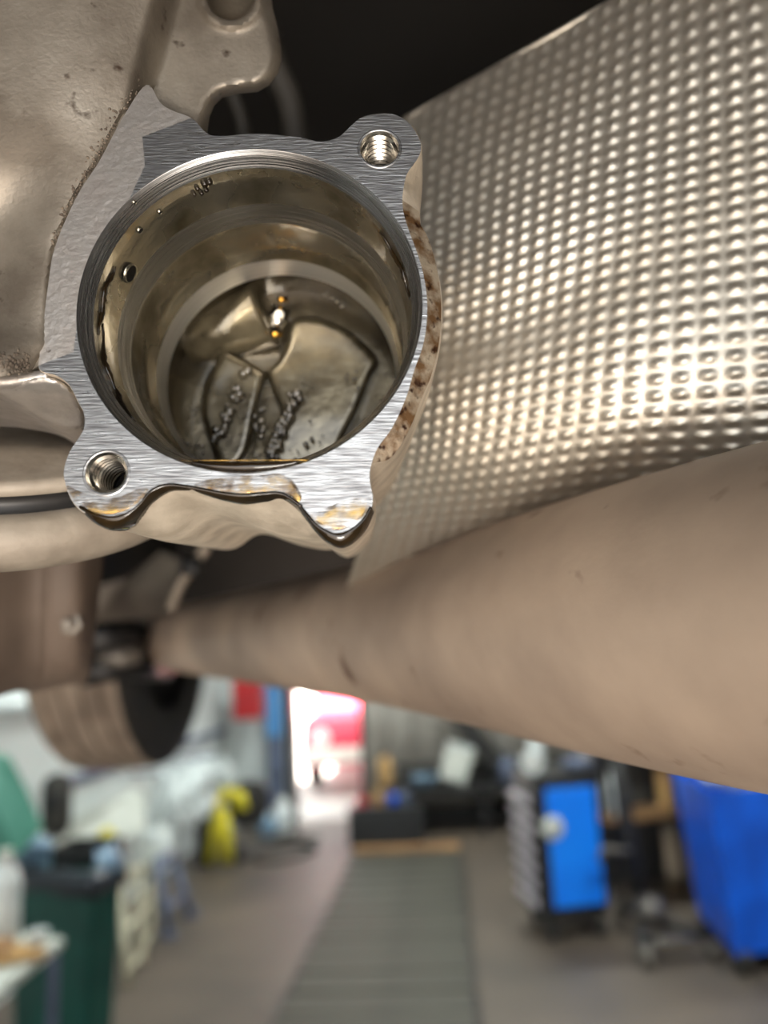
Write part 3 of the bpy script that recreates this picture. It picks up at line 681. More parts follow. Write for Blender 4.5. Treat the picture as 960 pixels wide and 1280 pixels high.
bp = at(88, 779, .341); k = MB().lathe([(.0001, .004), (.0026, .004), (.0034, .003), (.0034, .001), (.0055, .0008), (.0055, -.002)], 6, axM(bp, -FW)); k.build('bolt', M['bracket'], t, world=True, smooth=False)

# ------------------------------------------------------------------ suspension bits between plate and pipe
t = thing('control_arm', 'grey pressed bracket between the brown plate and the pipe', 'bracket', at(155, 750, .7))
A = [at(x, y, Z) for x, y, Z in ((112, 735, .66), (160, 722, .68), (200, 690, .72), (225, 700, .74), (212, 770, .74), (150, 776, .70), (112, 778, .66))]
off = FW * .03
n = len(A); mesh('web', A + [p + off for p in A], [tuple(range(n)), tuple(range(2 * n - 1, n - 1, -1))] + [(i, (i + 1) % n, n + (i + 1) % n, n + i) for i in range(n)], M['bracket'], t, smooth=False, world=True)
MB().tube([at(100, 798, .72), at(150, 796, .74), at(205, 800, .98)], .018, 16).build('lower_rod', M['darkmetal'], t, world=True)
MB().tube([at(100, 842, .74), at(160, 832, .76), at(205, 838, 1.0)], .014, 16).build('mount_bar', M['darkmetal'], t, world=True)
MB().tube([at(128, 818, .73), at(150, 822, .73), at(175, 816, .74)], .010, 12).build('bush', M['bracket'], t, world=True)
t = thing('brake_line', 'thin bent line curving down behind the housing to the pipe', 'brake line', at(240, 700, .5))
MB().tube([at(x, y, .5) for x, y in catmull([(232, 640), (250, 648), (260, 664), (257, 684), (240, 708), (224, 734), (214, 762)], 5, False)], .0038, 10).build('line', M['coupling'], t, world=True)
for (x, y) in ((240, 708),): MB().box(at(x, y, .497), (.012, .012, .012), b=.002).build('clip', M['darkmetal'], t, world=True)

# ------------------------------------------------------------------ dark underbody: tunnel and floor pans over the lens
t = thing('car_underbody', 'black car underbody and tunnel above the housing', 'car underbody', (0, 1, 1.75))
def sheet(name, pts, mt, th=.01):
    o = mesh(name, pts, [tuple(range(len(pts)))], mt, t, smooth=False, world=True); s = o.modifiers.new('thickness', 'SOLIDIFY'); s.thickness = th; s.offset = 1; return o
X0, X1, Ya, Yb = -.30, .26, -.9, 3.2
sheet('tunnel_roof', [(X0 + .08, Ya, 2.06), (X1 - .08, Ya, 2.06), (X1 - .08, Yb, 2.00), (X0 + .08, Yb, 2.00)], M['under'])
sheet('tunnel_side', [(X0, Ya, 1.76), (X0, Yb, 1.74), (X0 + .08, Yb, 2.0), (X0 + .08, Ya, 2.06)], M['tunnel'])
sheet('tunnel_side', [(X1, Ya, 1.76), (X1, Yb, 1.74), (X1 - .08, Yb, 2.0), (X1 - .08, Ya, 2.06)], M['tunnel'])
sheet('floor_pan', [(-.85, Ya, 1.78), (X0, Ya, 1.76), (X0, 1.05, 1.75), (-.85, 1.05, 1.77)], M['under'])
sheet('floor_pan', [(-.40, 1.05, 1.755), (X0, 1.05, 1.75), (X0, 2.05, 1.745), (-.40, 2.05, 1.75)], M['under'])
sheet('floor_pan', [(-.85, 2.05, 1.765), (X0, 2.05, 1.745), (X0, Yb, 1.74), (-.85, Yb, 1.76)], M['under'])
k = MB(); ws = []
for i in range(17):
    a = PI * i / 16; ws += [(-.85, 1.55 - .5 * math.cos(a), 1.76 + .42 * math.sin(a)), (-.40, 1.55 - .5 * math.cos(a), 1.76 + .42 * math.sin(a))]
k.add(ws, [(2 * i, 2 * i + 1, 2 * i + 3, 2 * i + 2) for i in range(16)] + [tuple(2 * i + 1 for i in range(17)), tuple(2 * i for i in range(17))])
k.build('wheel_arch_liner', M['under'], t, world=True, recalc=False)
sheet('floor_pan', [(.85, Ya, 1.78), (X1, Ya, 1.76), (X1, Yb, 1.74), (.85, Yb, 1.76)], M['under'])
sheet('bulkhead', [(-.85, Yb, 1.76), (.85, Yb, 1.76), (.85, Yb, 2.2), (-.85, Yb, 2.2)], M['under'])
sheet('crossmember', [at(180, 620, .95), at(480, 610, .95), at(470, 760, 1.0), at(170, 790, 1.0)], M['tunnel'], .02)
for lab, Z_, rad_, pts_, col_ in (('thin grey hose in the dark gap right behind the cast arm', .33, .0032, [(270, 70), (290, 118), (302, 150), (308, 190)], 290),
                            ('thicker grey hose further right in the dark gap behind the cast arm', .36, .0065, [(330, 40), (345, 90), (362, 130), (372, 190)], 350)):
    t2 = thing('rubber_hose', lab, 'hose', at(*pts_[-1], Z_), group='hoses behind the housing')
    path = [at(x, y, Z_) for x, y in catmull(pts_, 4, False)]
    MB().tube(path, rad_, 12).build('hose', M['hose'], t2, world=True)
    MB().tube([path[0], path[0].lerp(path[1], .6)], rad_ * 1.25, 12).build('end_sleeve', M['darkmetal'], t2, world=True)

# ------------------------------------------------------------------ road wheel further along the car
wb = at(152, 962, 1.5); RW = .31
wc = wb + Vector((0, .03, RW))
t = thing('road_wheel', 'dusty tyre of the car hanging in front of the white wall', 'wheel', wc)
wx = rm(1, 0.05).normalized(); Mx = axM(wc, wx, (0, 0, 1))
pr = [(.20, .085), (.235, .098), (.275, .098), (.297, .088), (.306, .078)]
tr = [(.306, .078)]
for g in (.05, .018, -.018, -.05):
    tr += [(.31, g + .010), (.31, g + .006), (.302, g + .004), (.302, g - .004), (.31, g - .006), (.31, g - .010)]
tr += [(.306, -.078)]
MB().lathe(tr, 96, Mx).build('tread', M['tread'], t, world=True, auto=math.radians(40))
for s in (1, -1):
    MB().lathe([(r, z * s) for r, z in pr], 96, Mx).build('sidewall', M['tyre'], t, world=True)
    MB().lathe([(.20, .085 * s), (.195, .07 * s), (.17, .05 * s), (.06, .045 * s), (.0001, .045 * s)], 48, Mx).build('rim', M['darkmetal'], t, world=True)

# ------------------------------------------------------------------ workshop behind: left side
def dims(x0, y0, x1, y1, Y):
    """centre and real size of a thing that stands at distance Y"""
    c = yp((x0 + x1) / 2, (y0 + y1) / 2, Y); Z = (c - O).dot(FW)
    return c, (x1 - x0) * Z / FPX, (y1 - y0) * Z / FPX
def prism(A, B, name, mt, parent, smooth=False, bev=0.0):
    n = len(A); o = mesh(name, list(A) + list(B), [tuple(range(n)), tuple(range(2 * n - 1, n - 1, -1))] + [(i, (i + 1) % n, n + (i + 1) % n, n + i) for i in range(n)], mt, parent, smooth=smooth, world=parent is not None)
    if bev: b = o.modifiers.new('bevel', 'BEVEL'); b.width = bev; b.segments = 2; b.limit_method = 'ANGLE'
    return o
def zl(p, z): return Vector((p.x, p.y, z))

# green bin with liner and open lid
A_, B_, C_ = fl(14, 1090, .84), fl(116, 1101, .84), fl(150, 1086, .84); D_ = A_ + (C_ - B_) * 1.15; C_ = B_ + (C_ - B_) * 1.15
cen = (A_ + B_ + C_ + D_) / 4
t = thing('green_bin', 'dark green wheeled bin with black liner and raised lid', 'bin', zl(cen, 0))
top = [A_, B_, C_, D_]; bot = [zl(cen + (p - cen) * .84, .03) for p in top]
prism(top, bot, 'body', M['green'], t, bev=.02)
def ringprism(P, z0, z1, s0, s1, name, mt):
    c = sum(P, Vector()) / 4; o_ = [c + (p - c) * s0 for p in P]; i_ = [c + (p - c) * s1 for p in P]
    vs = [zl(p, z0) for p in o_] + [zl(p, z1) for p in o_] + [zl(p, z1) for p in i_] + [zl(p, z0) for p in i_]
    fs = [(r * 4 + k, r * 4 + (k + 1) % 4, ((r + 1) % 4) * 4 + (k + 1) % 4, ((r + 1) % 4) * 4 + k) for r in range(4) for k in range(4)]
    o = mesh(name, vs, fs, mt, t, smooth=False, world=True); b = o.modifiers.new('bevel', 'BEVEL'); b.width = .008; b.segments = 2; return o
ringprism(top, .80, .845, 1.05, .96, 'rim', M['green'])
# crumpled liner folded over the rim
vs, fs = [], []
per = []
for k in range(4):
    for q in range(10): per.append(top[k].lerp(top[(k + 1) % 4], q / 10))
NP = len(per)
for i, p in enumerate(per):
    d = (p - cen); j = random.uniform(-.012, .012)
    for (s_, z) in ((1.07, .775 + j), (1.08, .83), (1.04, .868 + j), (.95, .865 - j), (.90, .82)): vs.append(zl(cen + d * (s_ + j * .6), z))
for i in range(NP):
    for r in range(4): fs.append((i * 5 + r, ((i + 1) % NP) * 5 + r, ((i + 1) % NP) * 5 + r + 1, i * 5 + r + 1))
o = mesh('liner', vs, fs, M['bag'], t, world=True); s_ = o.modifiers.new('thickness', 'SOLIDIFY'); s_.thickness = .003
lidp = [at(x, y, 3.15 + dz) for x, y, dz in ((-40, 1075, 0), (20, 1072, -.05), (56, 1036, .12), (34, 985, .2), (14, 946, .25), (-40, 930, .2))]
prism(lidp, [p + Vector((-.03, .03, 0)) for p in lidp], 'lid', M['greenlid'], t, bev=.01)
# crumpled bags showing above the rim
def blob(name, c, r, mt, parent=None, seed=0, amp=.18, sub_=3):
    rn = random.Random(seed); bm = bmesh.new(); bmesh.ops.create_icosphere(bm, subdivisions=sub_, radius=1.0)
    ph = [rn.uniform(0, 6) for _ in range(6)]
    for v in bm.verts:
        d = v.co.normalized(); k = 1 + amp * (math.sin(d.x * 5 + ph[0]) * math.sin(d.y * 4 + ph[1]) + .6 * math.sin(d.z * 7 + ph[2]) * math.sin(d.x * 8 + ph[3]) + .4 * math.sin(d.y * 13 + ph[4]))
        v.co = Vector((d.x * r[0], d.y * r[1], d.z * r[2])) * k + Vector(c)
    bm.verts.index_update()
    o = mesh(name, [v.co.copy() for v in bm.verts], [[v.index for v in f.verts] for f in bm.faces], mt, parent, world=parent is not None); bm.free(); return o
c, w_, h_ = dims(20, 1050, 62, 1092, A_.y + .12); tag(blob('plastic_bag', c, (w_ / 2, .08, h_ / 2), M['lightblue'], seed=1, amp=.34), 'pale blue plastic bag at the left corner of the green bin', 'bag')
c, w_, h_ = dims(122, 1060, 150, 1094, B_.y + .14); tag(blob('plastic_bag', c, (w_ / 2, .06, h_ / 2), M['lightblue'], seed=4, amp=.34), 'small blue plastic bag at the right corner of the green bin', 'bag')
c, w_, h_ = dims(78, 1050, 142, 1082, cen.y + .1)
t = thing('black_tray', 'black tray standing in the mouth of the green bin', 'tray', zl(c, c.z - h_ / 2))
MB().box(c - Vector((0, 0, h_ * .4)), (w_, .2, .012), b=.004).build('tray_base', M['black'], t, world=True, smooth=False)
for s in (-1, 1):
    MB().box(c + Vector((s * w_ / 2, 0, 0)), (.012, .2, h_ * .8), b=.004).build('tray_side', M['black'], t, world=True, smooth=False)
    MB().box(c + Vector((0, s * .1, 0)), (w_, .012, h_ * .8), b=.004).build('tray_side', M['black'], t, world=True, smooth=False)

# table at the near left with things on it
K_ = fl(80, 1172, .78); a_ = fl(0, 1166, .78) - K_; b_ = fl(0, 1236, .78) - K_
a_.z = b_.z = 0
tp = [K_, K_ + a_ * 1.6, K_ + a_ * 1.6 + b_ * 1.5, K_ + b_ * 1.5]
t = thing('work_table', 'pale grey metal framed table at the lower left corner', 'table', zl(K_, 0))
prism(tp, [p - Vector((0, 0, .03)) for p in tp], 'table_top', M['sheet'], t, bev=.004)
cc_ = sum(tp, Vector()) / 4
for p in tp:
    q = cc_ + (p - cc_) * .90; MB().box((q.x, q.y, .375), (.03, .03, .75), b=.004).build('leg', M['bluegrey'], t, world=True, smooth=False)
def bottle(name, label, cat, base, h, r, mt, cap, group=None):
    t = thing(name, label, cat, base, group=group)
    MB().lathe([(.0001, 0), (r * .92, 0), (r, h * .03), (r, h * .66), (r * .8, h * .77), (r * .36, h * .86), (r * .36, h * .93)], 24).build('body', mt, t)
    MB().lathe([(r * .42, h * .90), (r * .42, h), (.0001, h)], 20).build('cap', cap, t, auto=.6); return t
pb = fl(2, 1182, .78); bottle('spray_bottle', 'tall white bottle on the pale table at the left edge', 'bottle', pb, .30, .055, M['clear'], M['sheet'])
pb = fl(46, 1190, .78); t = thing('paper_cup', 'small white cup on the corner of the pale table', 'cup', pb)
MB().lathe([(.0001, 0), (.024, 0), (.032, .06), (.034, .062), (.031, .06), (.022, .004), (.0001, .004)], 24).build('cup_wall', M['clear'], t)
pb = fl(8, 1200, .78); t = thing('cardboard_tray', 'brown cardboard piece lying on the pale table', 'cardboard', pb)
MB().box((0, 0, .012), (.22, .14, .02), Matrix.Rotation(.5, 3, 'Z'), b=.003).build('board', M['kraft'], t, smooth=False); MB().box((-.05, .02, .03), (.1, .1, .03), Matrix.Rotation(.2, 3, 'Z'), b=.003).build('flap', M['wood'], t, smooth=False)

# cream folding stool behind the bin
t = thing('folding_stool', 'cream plastic folding stool beside the green bin', 'stool', zl(fl(165, 1215), 0))
lg = [(fl(160, 1234), at(150, 1095, 4.3)), (fl(178, 1205), at(172, 1090, 4.7)), (fl(190, 1172), at(188, 1085, 5.1))]
for a, b in lg: MB().tube([a + Vector((0, 0, .012)), a.lerp(b, .5), b], .02, 10).build('leg', M['cream'], t, world=True)
for s in (.12, .5, .93): MB().tube([lg[0][0].lerp(lg[0][1], s), lg[1][0].lerp(lg[1][1], s), lg[2][0].lerp(lg[2][1], s)], .016, 8).build('rung', M['cream'], t, world=True)
k0 = lg[0][1]; k2 = lg[2][1]
prism([k0 + Vector((-.14, 0, .0)), k0 + Vector((.03, 0, 0)), k2 + Vector((.03, 0, 0)), k2 + Vector((-.14, 0, 0))], [p + Vector((0, 0, .025)) for p in (k0 + Vector((-.14, 0, .0)), k0 + Vector((.03, 0, 0)), k2 + Vector((.03, 0, 0)), k2 + Vector((-.14, 0, 0)))], 'seat', M['cream'], t, bev=.006)
# blue grey trestle
t = thing('trestle', 'blue grey steel trestle under the milky plastic sheeting', 'trestle', zl(fl(225, 1158), 0))
f1, f2 = fl(211, 1172), fl(240, 1146); u1 = at(197, 1078, (f1 - O).dot(FW) + .1); u2 = at(214, 1070, (f2 - O).dot(FW) + .1)
for a, b in ((f1, u1), (f2, u2)):
    MB().tube([a, b], .03, 8).build('leg', M['bluegrey'], t, world=True); MB().box(a + Vector((0, 0, .015)), (.09, .06, .03), b=.005).build('foot', M['bluegrey'], t, world=True, smooth=False)
MB().tube([f1.lerp(u1, .35), f2.lerp(u2, .35)], .018, 8).build('brace', M['bluegrey'], t, world=True)
MB().tube([u1, u2], .035, 8).build('top_bar', M['bluegrey'], t, world=True)
# leaning white panel and milky sheeting
P_ = [at(x, y, Z) for x, y, Z in ((48, 1054, 4.2), (110, 1018, 4.5), (165, 988, 4.9), (180, 1000, 4.95), (180, 1040, 4.8), (120, 1060, 4.5), (62, 1066, 4.25))]
t = thing('plastic_sheet', 'off white stiff sheet lying slanted behind the green bin', 'sheet', P_[4]); prism(P_, [p + Vector((0, .04, .015)) for p in P_], 'board', M['sheet'], t)
c, w_, h_ = dims(125, 1036, 142, 1052, 4.4); MB().lathe([(.0001, -.02), (w_ / 2, -.02), (w_ / 2, .02), (.0001, .02)], 20, axM(c, (0, -1, .4))).build('yellow_cap', M['yellow'], t, world=True)
c, w_, h_ = dims(186, 948, 266, 1062, 5.9)
t = thing('milky_sheeting', 'milky white plastic sheeting bundled over a rail by the wall', 'plastic sheeting', zl(c, c.z - h_ / 2))
vs = []; NI, NJ = 36, 24
for j in range(NJ + 1):
    for i in range(NI + 1):
        x = 188 + 78 * i / NI + 6 * math.sin(j * .3); y = 966 - 22 * i / NI + (92 - 30 * (i / NI) ** 2 + 5 * math.sin(i * .9)) * j / NJ
        vs.append(yp(x, y, 5.95 - .22 * math.sin(PI * min(1, j / NJ * .8)) * math.sin(PI * i / NI) + .03 * math.sin(i * .8 + j * .15) + .015 * math.sin(i * 2.1 - j * .3)))
fs = [(j * (NI + 1) + i, j * (NI + 1) + i + 1, (j + 1) * (NI + 1) + i + 1, (j + 1) * (NI + 1) + i) for j in range(NJ) for i in range(NI)]
o = mesh('hanging_sheet', vs, fs, M['clear'], t, world=True); s_ = o.modifiers.new('thickness', 'SOLIDIFY'); s_.thickness = .006
MB().tube([yp(184, 968, 5.97), yp(270, 943, 5.97)], .015, 8).build('hanging_rail', M['bluegrey'], t, world=True)
for (x, y) in ((192, 966), (262, 945)):
    p = yp(x, y, 5.97); u_ = inv(p); MB().tube([p, rm(UL, u_[1], p.z)], .012, 8).build('rail_bracket', M['bluegrey'], t, world=True)
c, w_, h_ = dims(180, 1036, 215, 1088, 5.5)
t = thing('white_canister', 'white plastic canister on the trestle below the sheeting', 'canister', zl(c, c.z - h_ / 2))
MB().box(c, (w_ * .9, .14, h_ * .9), b=.025).build('body', M['clear'], t, world=True); MB().lathe([(.022, 0), (.022, .03), (.0001, .03)], 16, Matrix.Translation(c + Vector((.03, 0, h_ * .45)))).build('cap', M['sheet'], t, world=True); MB().tube([c + Vector((-.06, 0, h_ * .44)), c + Vector((-.05, 0, h_ * .56)), c + Vector((-.01, 0, h_ * .56)), c + Vector((0, 0, h_ * .44))], .01, 8).build('handle', M['clear'], t, world=True)
c, w_, h_ = dims(54, 968, 88, 1044, 4.55)
t = thing('dark_cushion', 'dark brown rounded pad standing against the white wall', 'pad', zl(c, c.z - h_ / 2))
MB().box(c, (w_, .09, h_), b=.07).build('pad', M['hose'], t, world=True); MB().box(c + Vector((0, -.05, .03)), (w_ * .5, .02, h_ * .25), b=.008).build('recess', M['black'], t, world=True)
# white pipe on the wall, upper left
pa, pb = yp(-30, 884, 3.8), yp(96, 876, 4.85)
t = thing('wall_pipe', 'white pipe running along the wall below the brown plate', 'pipe', pa); MB().tube([pa, pb], .045, 14).build('pipe', M['clear'], t, world=True); MB().tube([pb, pb + Vector((.02, .05, 0))], .055, 14).build('end_cap', M['sheet'], t, world=True)
# yellow and black reel cart
g = fl(280, 1082)
t = thing('yellow_reel_cart', 'yellow and black reel cart standing near the doorway', 'cart', zl(g, 0))
Yg = g.y
MB().tube([yp(x, y, Yg) for x, y in ((262, 1078), (268, 1040), (272, 1008), (284, 985))], .04, 10).build('frame_tube', M['yellow'], t, world=True)
MB().tube([yp(x, y, Yg - .02) for x, y in ((284, 1078), (282, 1045), (278, 1012))], .055, 10).build('frame_tube', M['yellow'], t, world=True)
MB().tube([yp(x, y, Yg - .02) for x, y in ((286, 990), (300, 996), (304, 1012))], .05, 10).build('guard', M['yellow'], t, world=True)
c = yp(311, 1004, Yg + .25); MB().lathe([(.0001, -.08), (.17, -.08), (.2, -.06), (.2, -.03), (.1, -.02), (.1, .02), (.2, .03), (.2, .06), (.17, .08), (.0001, .08)], 32, axM(c, (.8, -.6, 0))).build('reel', M['tyre'], t, world=True)
c = yp(256, 1045, Yg + .1); MB().box(c, (.12, .2, .55), b=.02).build('motor_case', M['black'], t, world=True, smooth=False)
for s in (0, 1): MB().lathe([(.0001, -.03), (.06, -.03), (.07, 0), (.06, .03), (.0001, .03)], 20, axM(zl(g, .07) + Vector((-.12 + .24 * s, .1, 0)), (1, 0, 0))).build('wheel', M['tyre'], t, world=True)
c, w_, h_ = dims(270, 950, 290, 990, 7.2); tag(blob('white_bag', c, (w_ / 2, .07, h_ / 2), M['clear'], seed=20), 'white bag hanging above the yellow reel cart', 'bag')
# red cabinet on the wall and bottle by the door
c, w_, h_ = dims(292, 850, 328, 898, 8.1)
t = thing('red_wall_box', 'red fire box mounted on the grey wall left of the doorway', 'wall box', c); MB().box(c, (w_, .16, h_), b=.02).build('case', M['red'], t, world=True, smooth=False); MB().box(c + Vector((0, -.085, 0)), (w_ * .8, .02, h_ * .8), b=.005).build('door', M['red'], t, world=True, smooth=False)
g = fl(354, 1040); bottle('floor_canister', 'white plastic bottle on the floor beside the doorway', 'bottle', zl(g, 0), .34, .09, M['clear'], M['sheet'])
g = fl(335, 1044); bottle('floor_canister', 'smaller pale bottle just left of the doorway bottle', 'bottle', zl(g, 0), .22, .09, M['lightblue'], M['sheet'])
# hose lying on the floor by the door
t = tag(MB().tube([zl(fl(x, y), .02) for x, y in catmull([(300, 1078), (330, 1066), (370, 1058), (395, 1062), (370, 1074), (330, 1080), (318, 1070), (352, 1052), (400, 1050)], 6, False)], .02, 8).build('floor_hose', M['hose']), 'dark hose coiled loosely on the floor before the doorway', 'hose')

# ------------------------------------------------------------------ workshop behind: centre
g0, g1 = fl(436, 1064), fl(531, 1060); w_ = (g1 - g0).length; c = (g0 + g1) / 2
t = thing('black_crate', 'low black crate on the floor at the end of the boards', 'crate', zl(c, 0), -PSI)
MB().box((0, .13, .17), (w_, .26, .30), b=.02).build('body', M['black'], t, smooth=False); MB().box((0, .13, .335), (w_ * 1.03, .27, .04), b=.012).build('lid', M['darkmetal'], t, smooth=False)
for s in (-1, 1):
    MB().box((s * w_ * .3, -.005, .2), (.12, .02, .05), b=.006).build('handle', M['darkmetal'], t, smooth=False)
# small bottles on the crate
for i, (px, mt, hh) in enumerate(((452, 'red', .10), (474, 'kraft', .16), (492, 'blue', .12), (508, 'bluegrey', .13))):
    q = rm(*inv(c)[:2], 0); x = (px - 483) / 95 * w_
    p = Vector(t.matrix_world @ Vector((x, .13, .355)))
    bottle('oil_can', 'small %s container standing on the low black crate' % {'red': 'red', 'kraft': 'brown', 'blue': 'dark blue', 'bluegrey': 'grey blue'}[mt], 'container', p, hh, .045, M[mt], M['black'])
# bench along the back wall
BU = .33
t = thing('work_bench', 'long dark workbench against the grey back wall', 'workbench', rm(BU, VB - .45, 0), -PSI)
MB().box((0, 0, .40), (1.75, .7, .05), b=.008).build('worktop', M['darkmetal'], t, smooth=False)
for sx in (-.82, 0, .82):
    for sy in (-.28, .28): MB().box((sx, sy, .19), (.06, .06, .38)).build('leg', M['darkmetal'], t, smooth=False)
MB().box((0, .05, .12), (1.7, .55, .04)).build('shelf', M['darkmetal'], t, smooth=False)
MB().box((0, .32, .50), (1.75, .03, .16), b=.004).build('back_board', M['hose'], t, smooth=False)
bw = t.matrix_world
def onb(px, y=-.1): return bw @ Vector((inv(yp(px, 985, VB - .55))[0] - BU, y, .425))
p = onb(530); t = thing('wash_basin', 'pale blue round basin standing on the dark workbench', 'basin', p)
MB().lathe([(.0001, 0), (.09, 0), (.13, .08), (.135, .085), (.12, .08), (.08, .012), (.0001, .012)], 24).build('bowl', M['lightblue'], t)
p = onb(572); t = thing('white_box', 'tilted white box on the workbench before the black board', 'box', p)
MB().box((0, 0, .19), (.26, .2, .32), Matrix.Rotation(.35, 3, 'Y'), b=.012).build('carton', M['sheet'], t, smooth=False); MB().box((.06, -.0, .355), (.27, .21, .02), Matrix.Rotation(.35, 3, 'Y')).build('lid', M['clear'], t, smooth=False)
p = onb(612, .12); t = thing('black_board', 'black board leaning diagonally on the back wall', 'board', p)
MB().box((-.04, .03, .33), (.2, .05, .85), Matrix.Rotation(-.62, 3, 'Y'), b=.008).build('panel', M['black'], t, smooth=False); MB().box((-.04, 0, .33), (.14, .02, .7), Matrix.Rotation(-.62, 3, 'Y'), b=.004).build('inset', M['tyre'], t, smooth=False)
p = onb(482); bottle('oil_can', 'orange brown can on the left end of the workbench', 'container', p, .34, .07, M['kraft'], M['black'])
p = onb(636); bottle('oil_can', 'grey canister on the right end of the workbench', 'container', p, .26, .08, M['bluegrey'], M['black'])

# ------------------------------------------------------------------ blue and black tool cart
fA, fB = fl(684, 1182), fl(768, 1172)
ax_ = (fB - fA); ax_.z = 0; wid = ax_.length; rz = math.atan2(ax_.y, ax_.x)
t = thing('tool_cart', 'black tool cart with bright blue side panel and round sticker', 'tool cart', (fA + fB) / 2, rz)
HH = .90
DD = .40
MB().box((0, DD / 2, HH / 2 + .06), (wid, DD, HH - .12), b=.02).build('body', M['black'], t, smooth=False)
MB().box((0, DD / 2, HH + .01), (wid * 1.06, DD * 1.06, .04), b=.012).build('top_tray', M['darkmetal'], t, smooth=False)
MB().box((.015, -.006, HH / 2 + .07), (wid - .10, .016, HH - .24), b=.006).build('side_panel', M['cartblue'], t, smooth=False)
o = MB().lathe([(.0001, .010), (.06, .010), (.066, .004), (.066, 0)], 32, axM((-wid * .28, -.012, HH * .70), (0, -1, 0))).build('sticker', M['sheet'], t); o['label'] = 'round off white sticker'
MB().lathe([(.0001, .012), (.016, .012), (.018, .009)], 20, axM((-wid * .28, -.012, HH * .70), (0, -1, 0))).build('sticker_centre', M['hose'], o)
for i in range(7):
    z = .19 + i * .095
    dr = MB().box((-wid / 2 - .008, DD / 2, z), (.016, DD - .05, .086), b=.004).build('drawer', M['black'], t, smooth=False)
    MB().box((-wid / 2 - .028, DD / 2, z + .022), (.03, DD - .07, .042), b=.006).build('handle', M['handle'], dr, smooth=False)
for sx in (-1, 1):
    for sy in (.06, DD - .06):
        MB().lathe([(.0001, -.02), (.05, -.02), (.055, 0), (.05, .02), (.0001, .02)], 20, axM((sx * (wid / 2 - .06), sy, .055), (1, 0, 0))).build('caster', M['tyre'], t)
cm = t.matrix_world.copy()
for (x, y, h, r, nm, lb, ca) in ((-.20, .30, .05, .05, 'tape_roll', 'white tape roll on the top left of the tool cart', 'tape roll'),):
    t = thing(nm, lb, ca, cm @ Vector((-.17, .1, HH + .03)), rz)
    MB().lathe([(.03, -.03), (.062, -.03), (.062, .03), (.03, .03)], 28, axM((0, 0, .062), (.2, 1, 0)), closed=True).build('roll', M['clear'], t, auto=.6); MB().lathe([(.026, -.03), (.03, -.03), (.03, .03), (.026, .03)], 28, axM((0, 0, .062), (.2, 1, 0)), closed=True).build('core', M['kraft'], t, auto=.6)
bottle('spray_bottle', 'white bottle standing on top of the tool cart', 'bottle', cm @ Vector((-.05, .34, HH + .03)), .26, .05, M['clear'], M['sheet'])
p = cm @ Vector((.14, .12, HH + .03)); t = thing('rag_pile', 'grey rag heaped on the tool cart top', 'rag', p); blob('rag', p + Vector((0, 0, .035)), (.09, .08, .04), M['bluegrey'], t, seed=31)
# storage rack with cartons behind the cart
rk = rm(2.42, VB - .5, 0)
t = thing('storage_rack', 'dark storage rack behind the tool cart and jack', 'rack', rk, -PSI)
for sx in (-1.1, 1.1):
    for sy in (-.31, .31): MB().box((sx, sy, 1.0), (.05, .05, 2.0)).build('upright', M['darkmetal'], t, smooth=False)
SH = (.15, .60, 1.05, 1.5, 1.95)
for z in SH: MB().box((0, 0, z), (2.3, .66, .03)).build('shelf', M['wood'], t, smooth=False)
rwm = t.matrix_world.copy()
rn = random.Random(5)
COLN = {'kraft': 'brown cardboard', 'sheet': 'off white', 'hose': 'dark grey', 'red': 'red'}
posn = ('leftmost', 'second', 'third', 'fourth', 'rightmost'); shn = ('bottom shelf', 'second shelf from the floor', 'middle shelf', 'fourth shelf', 'top shelf')
for si, z in enumerate(SH[:4]):
    x = -1.05
    for q in range(5):
        w_ = .38; h_ = rn.uniform(.22, .36); mt = rn.choice(['kraft', 'kraft', 'sheet', 'hose']) if si != 1 else 'kraft'
        t = thing('storage_box', '%s box, %s on the %s of the rack' % (COLN[mt], posn[q], shn[si]), 'box', rwm @ Vector((x + w_ / 2, -.05, z + .016)), -PSI, group='boxes on the storage rack')
        MB().box((0, 0, h_ / 2), (w_, .45, h_), b=.006).build('carton', M[mt], t, smooth=False); MB().box((0, -.002, h_ * .85), (w_ * 1.01, .455, .05), b=.004).build('lid_band', M['wood' if mt == 'kraft' else 'bluegrey'], t, smooth=False)
        x += w_ + .05
# ------------------------------------------------------------------ transmission jack
g = fl(848, 1206)
t = thing('transmission_jack', 'dark transmission jack on casters between tool cart and blue bin', 'jack', zl(g, 0), rz)
I_ = t.matrix_world.inverted()
def L_(x, y, Y): return I_ @ yp(x, y, Y)
MB().tube([(0, .35, .10), (-.03, .36, .55), (-.06, .37, 1.15)], .045, 14).build('column', M['darkmetal'], t)
MB().tube([(-.14, .55, .10), (-.16, .56, 1.2)], .03, 12).build('rear_post', M['bracket'], t)
MB().tube([(-.06, .37, 1.15), (-.06, .37, 1.35)], .025, 12).build('ram', M['steel'], t)
MB().box((-.06, .37, 1.38), (.24, .2, .03), b=.006).build('saddle', M['darkmetal'], t, smooth=False)
for (x0, y0, x1, y1) in ((-.18, 0, 0, .35), (.2, 0, 0, .35), (0, .64, 0, .35), (.25, .65, 0, .35)):
    MB().tube([(x0, y0, .11), (x1, y1, .13)], .028, 10).build('base_leg', M['darkmetal'], t)
    MB().lathe([(.0001, -.02), (.045, -.02), (.052, -.01), (.052, .01), (.045, .02), (.0001, .02)], 20, axM((x0, y0, .055), (1, .2, 0))).build('caster', M['bracket'], t)
MB().box((0, .02, .10), (.20, .06, .06), b=.01).build('foot_plate', M['steel'], t, smooth=False)
MB().lathe([(.0001, 0), (.07, 0), (.08, .03), (.06, .10), (.0001, .11)], 24, Matrix.Translation((.0, .25, .16))).build('pump', M['bracket'], t)
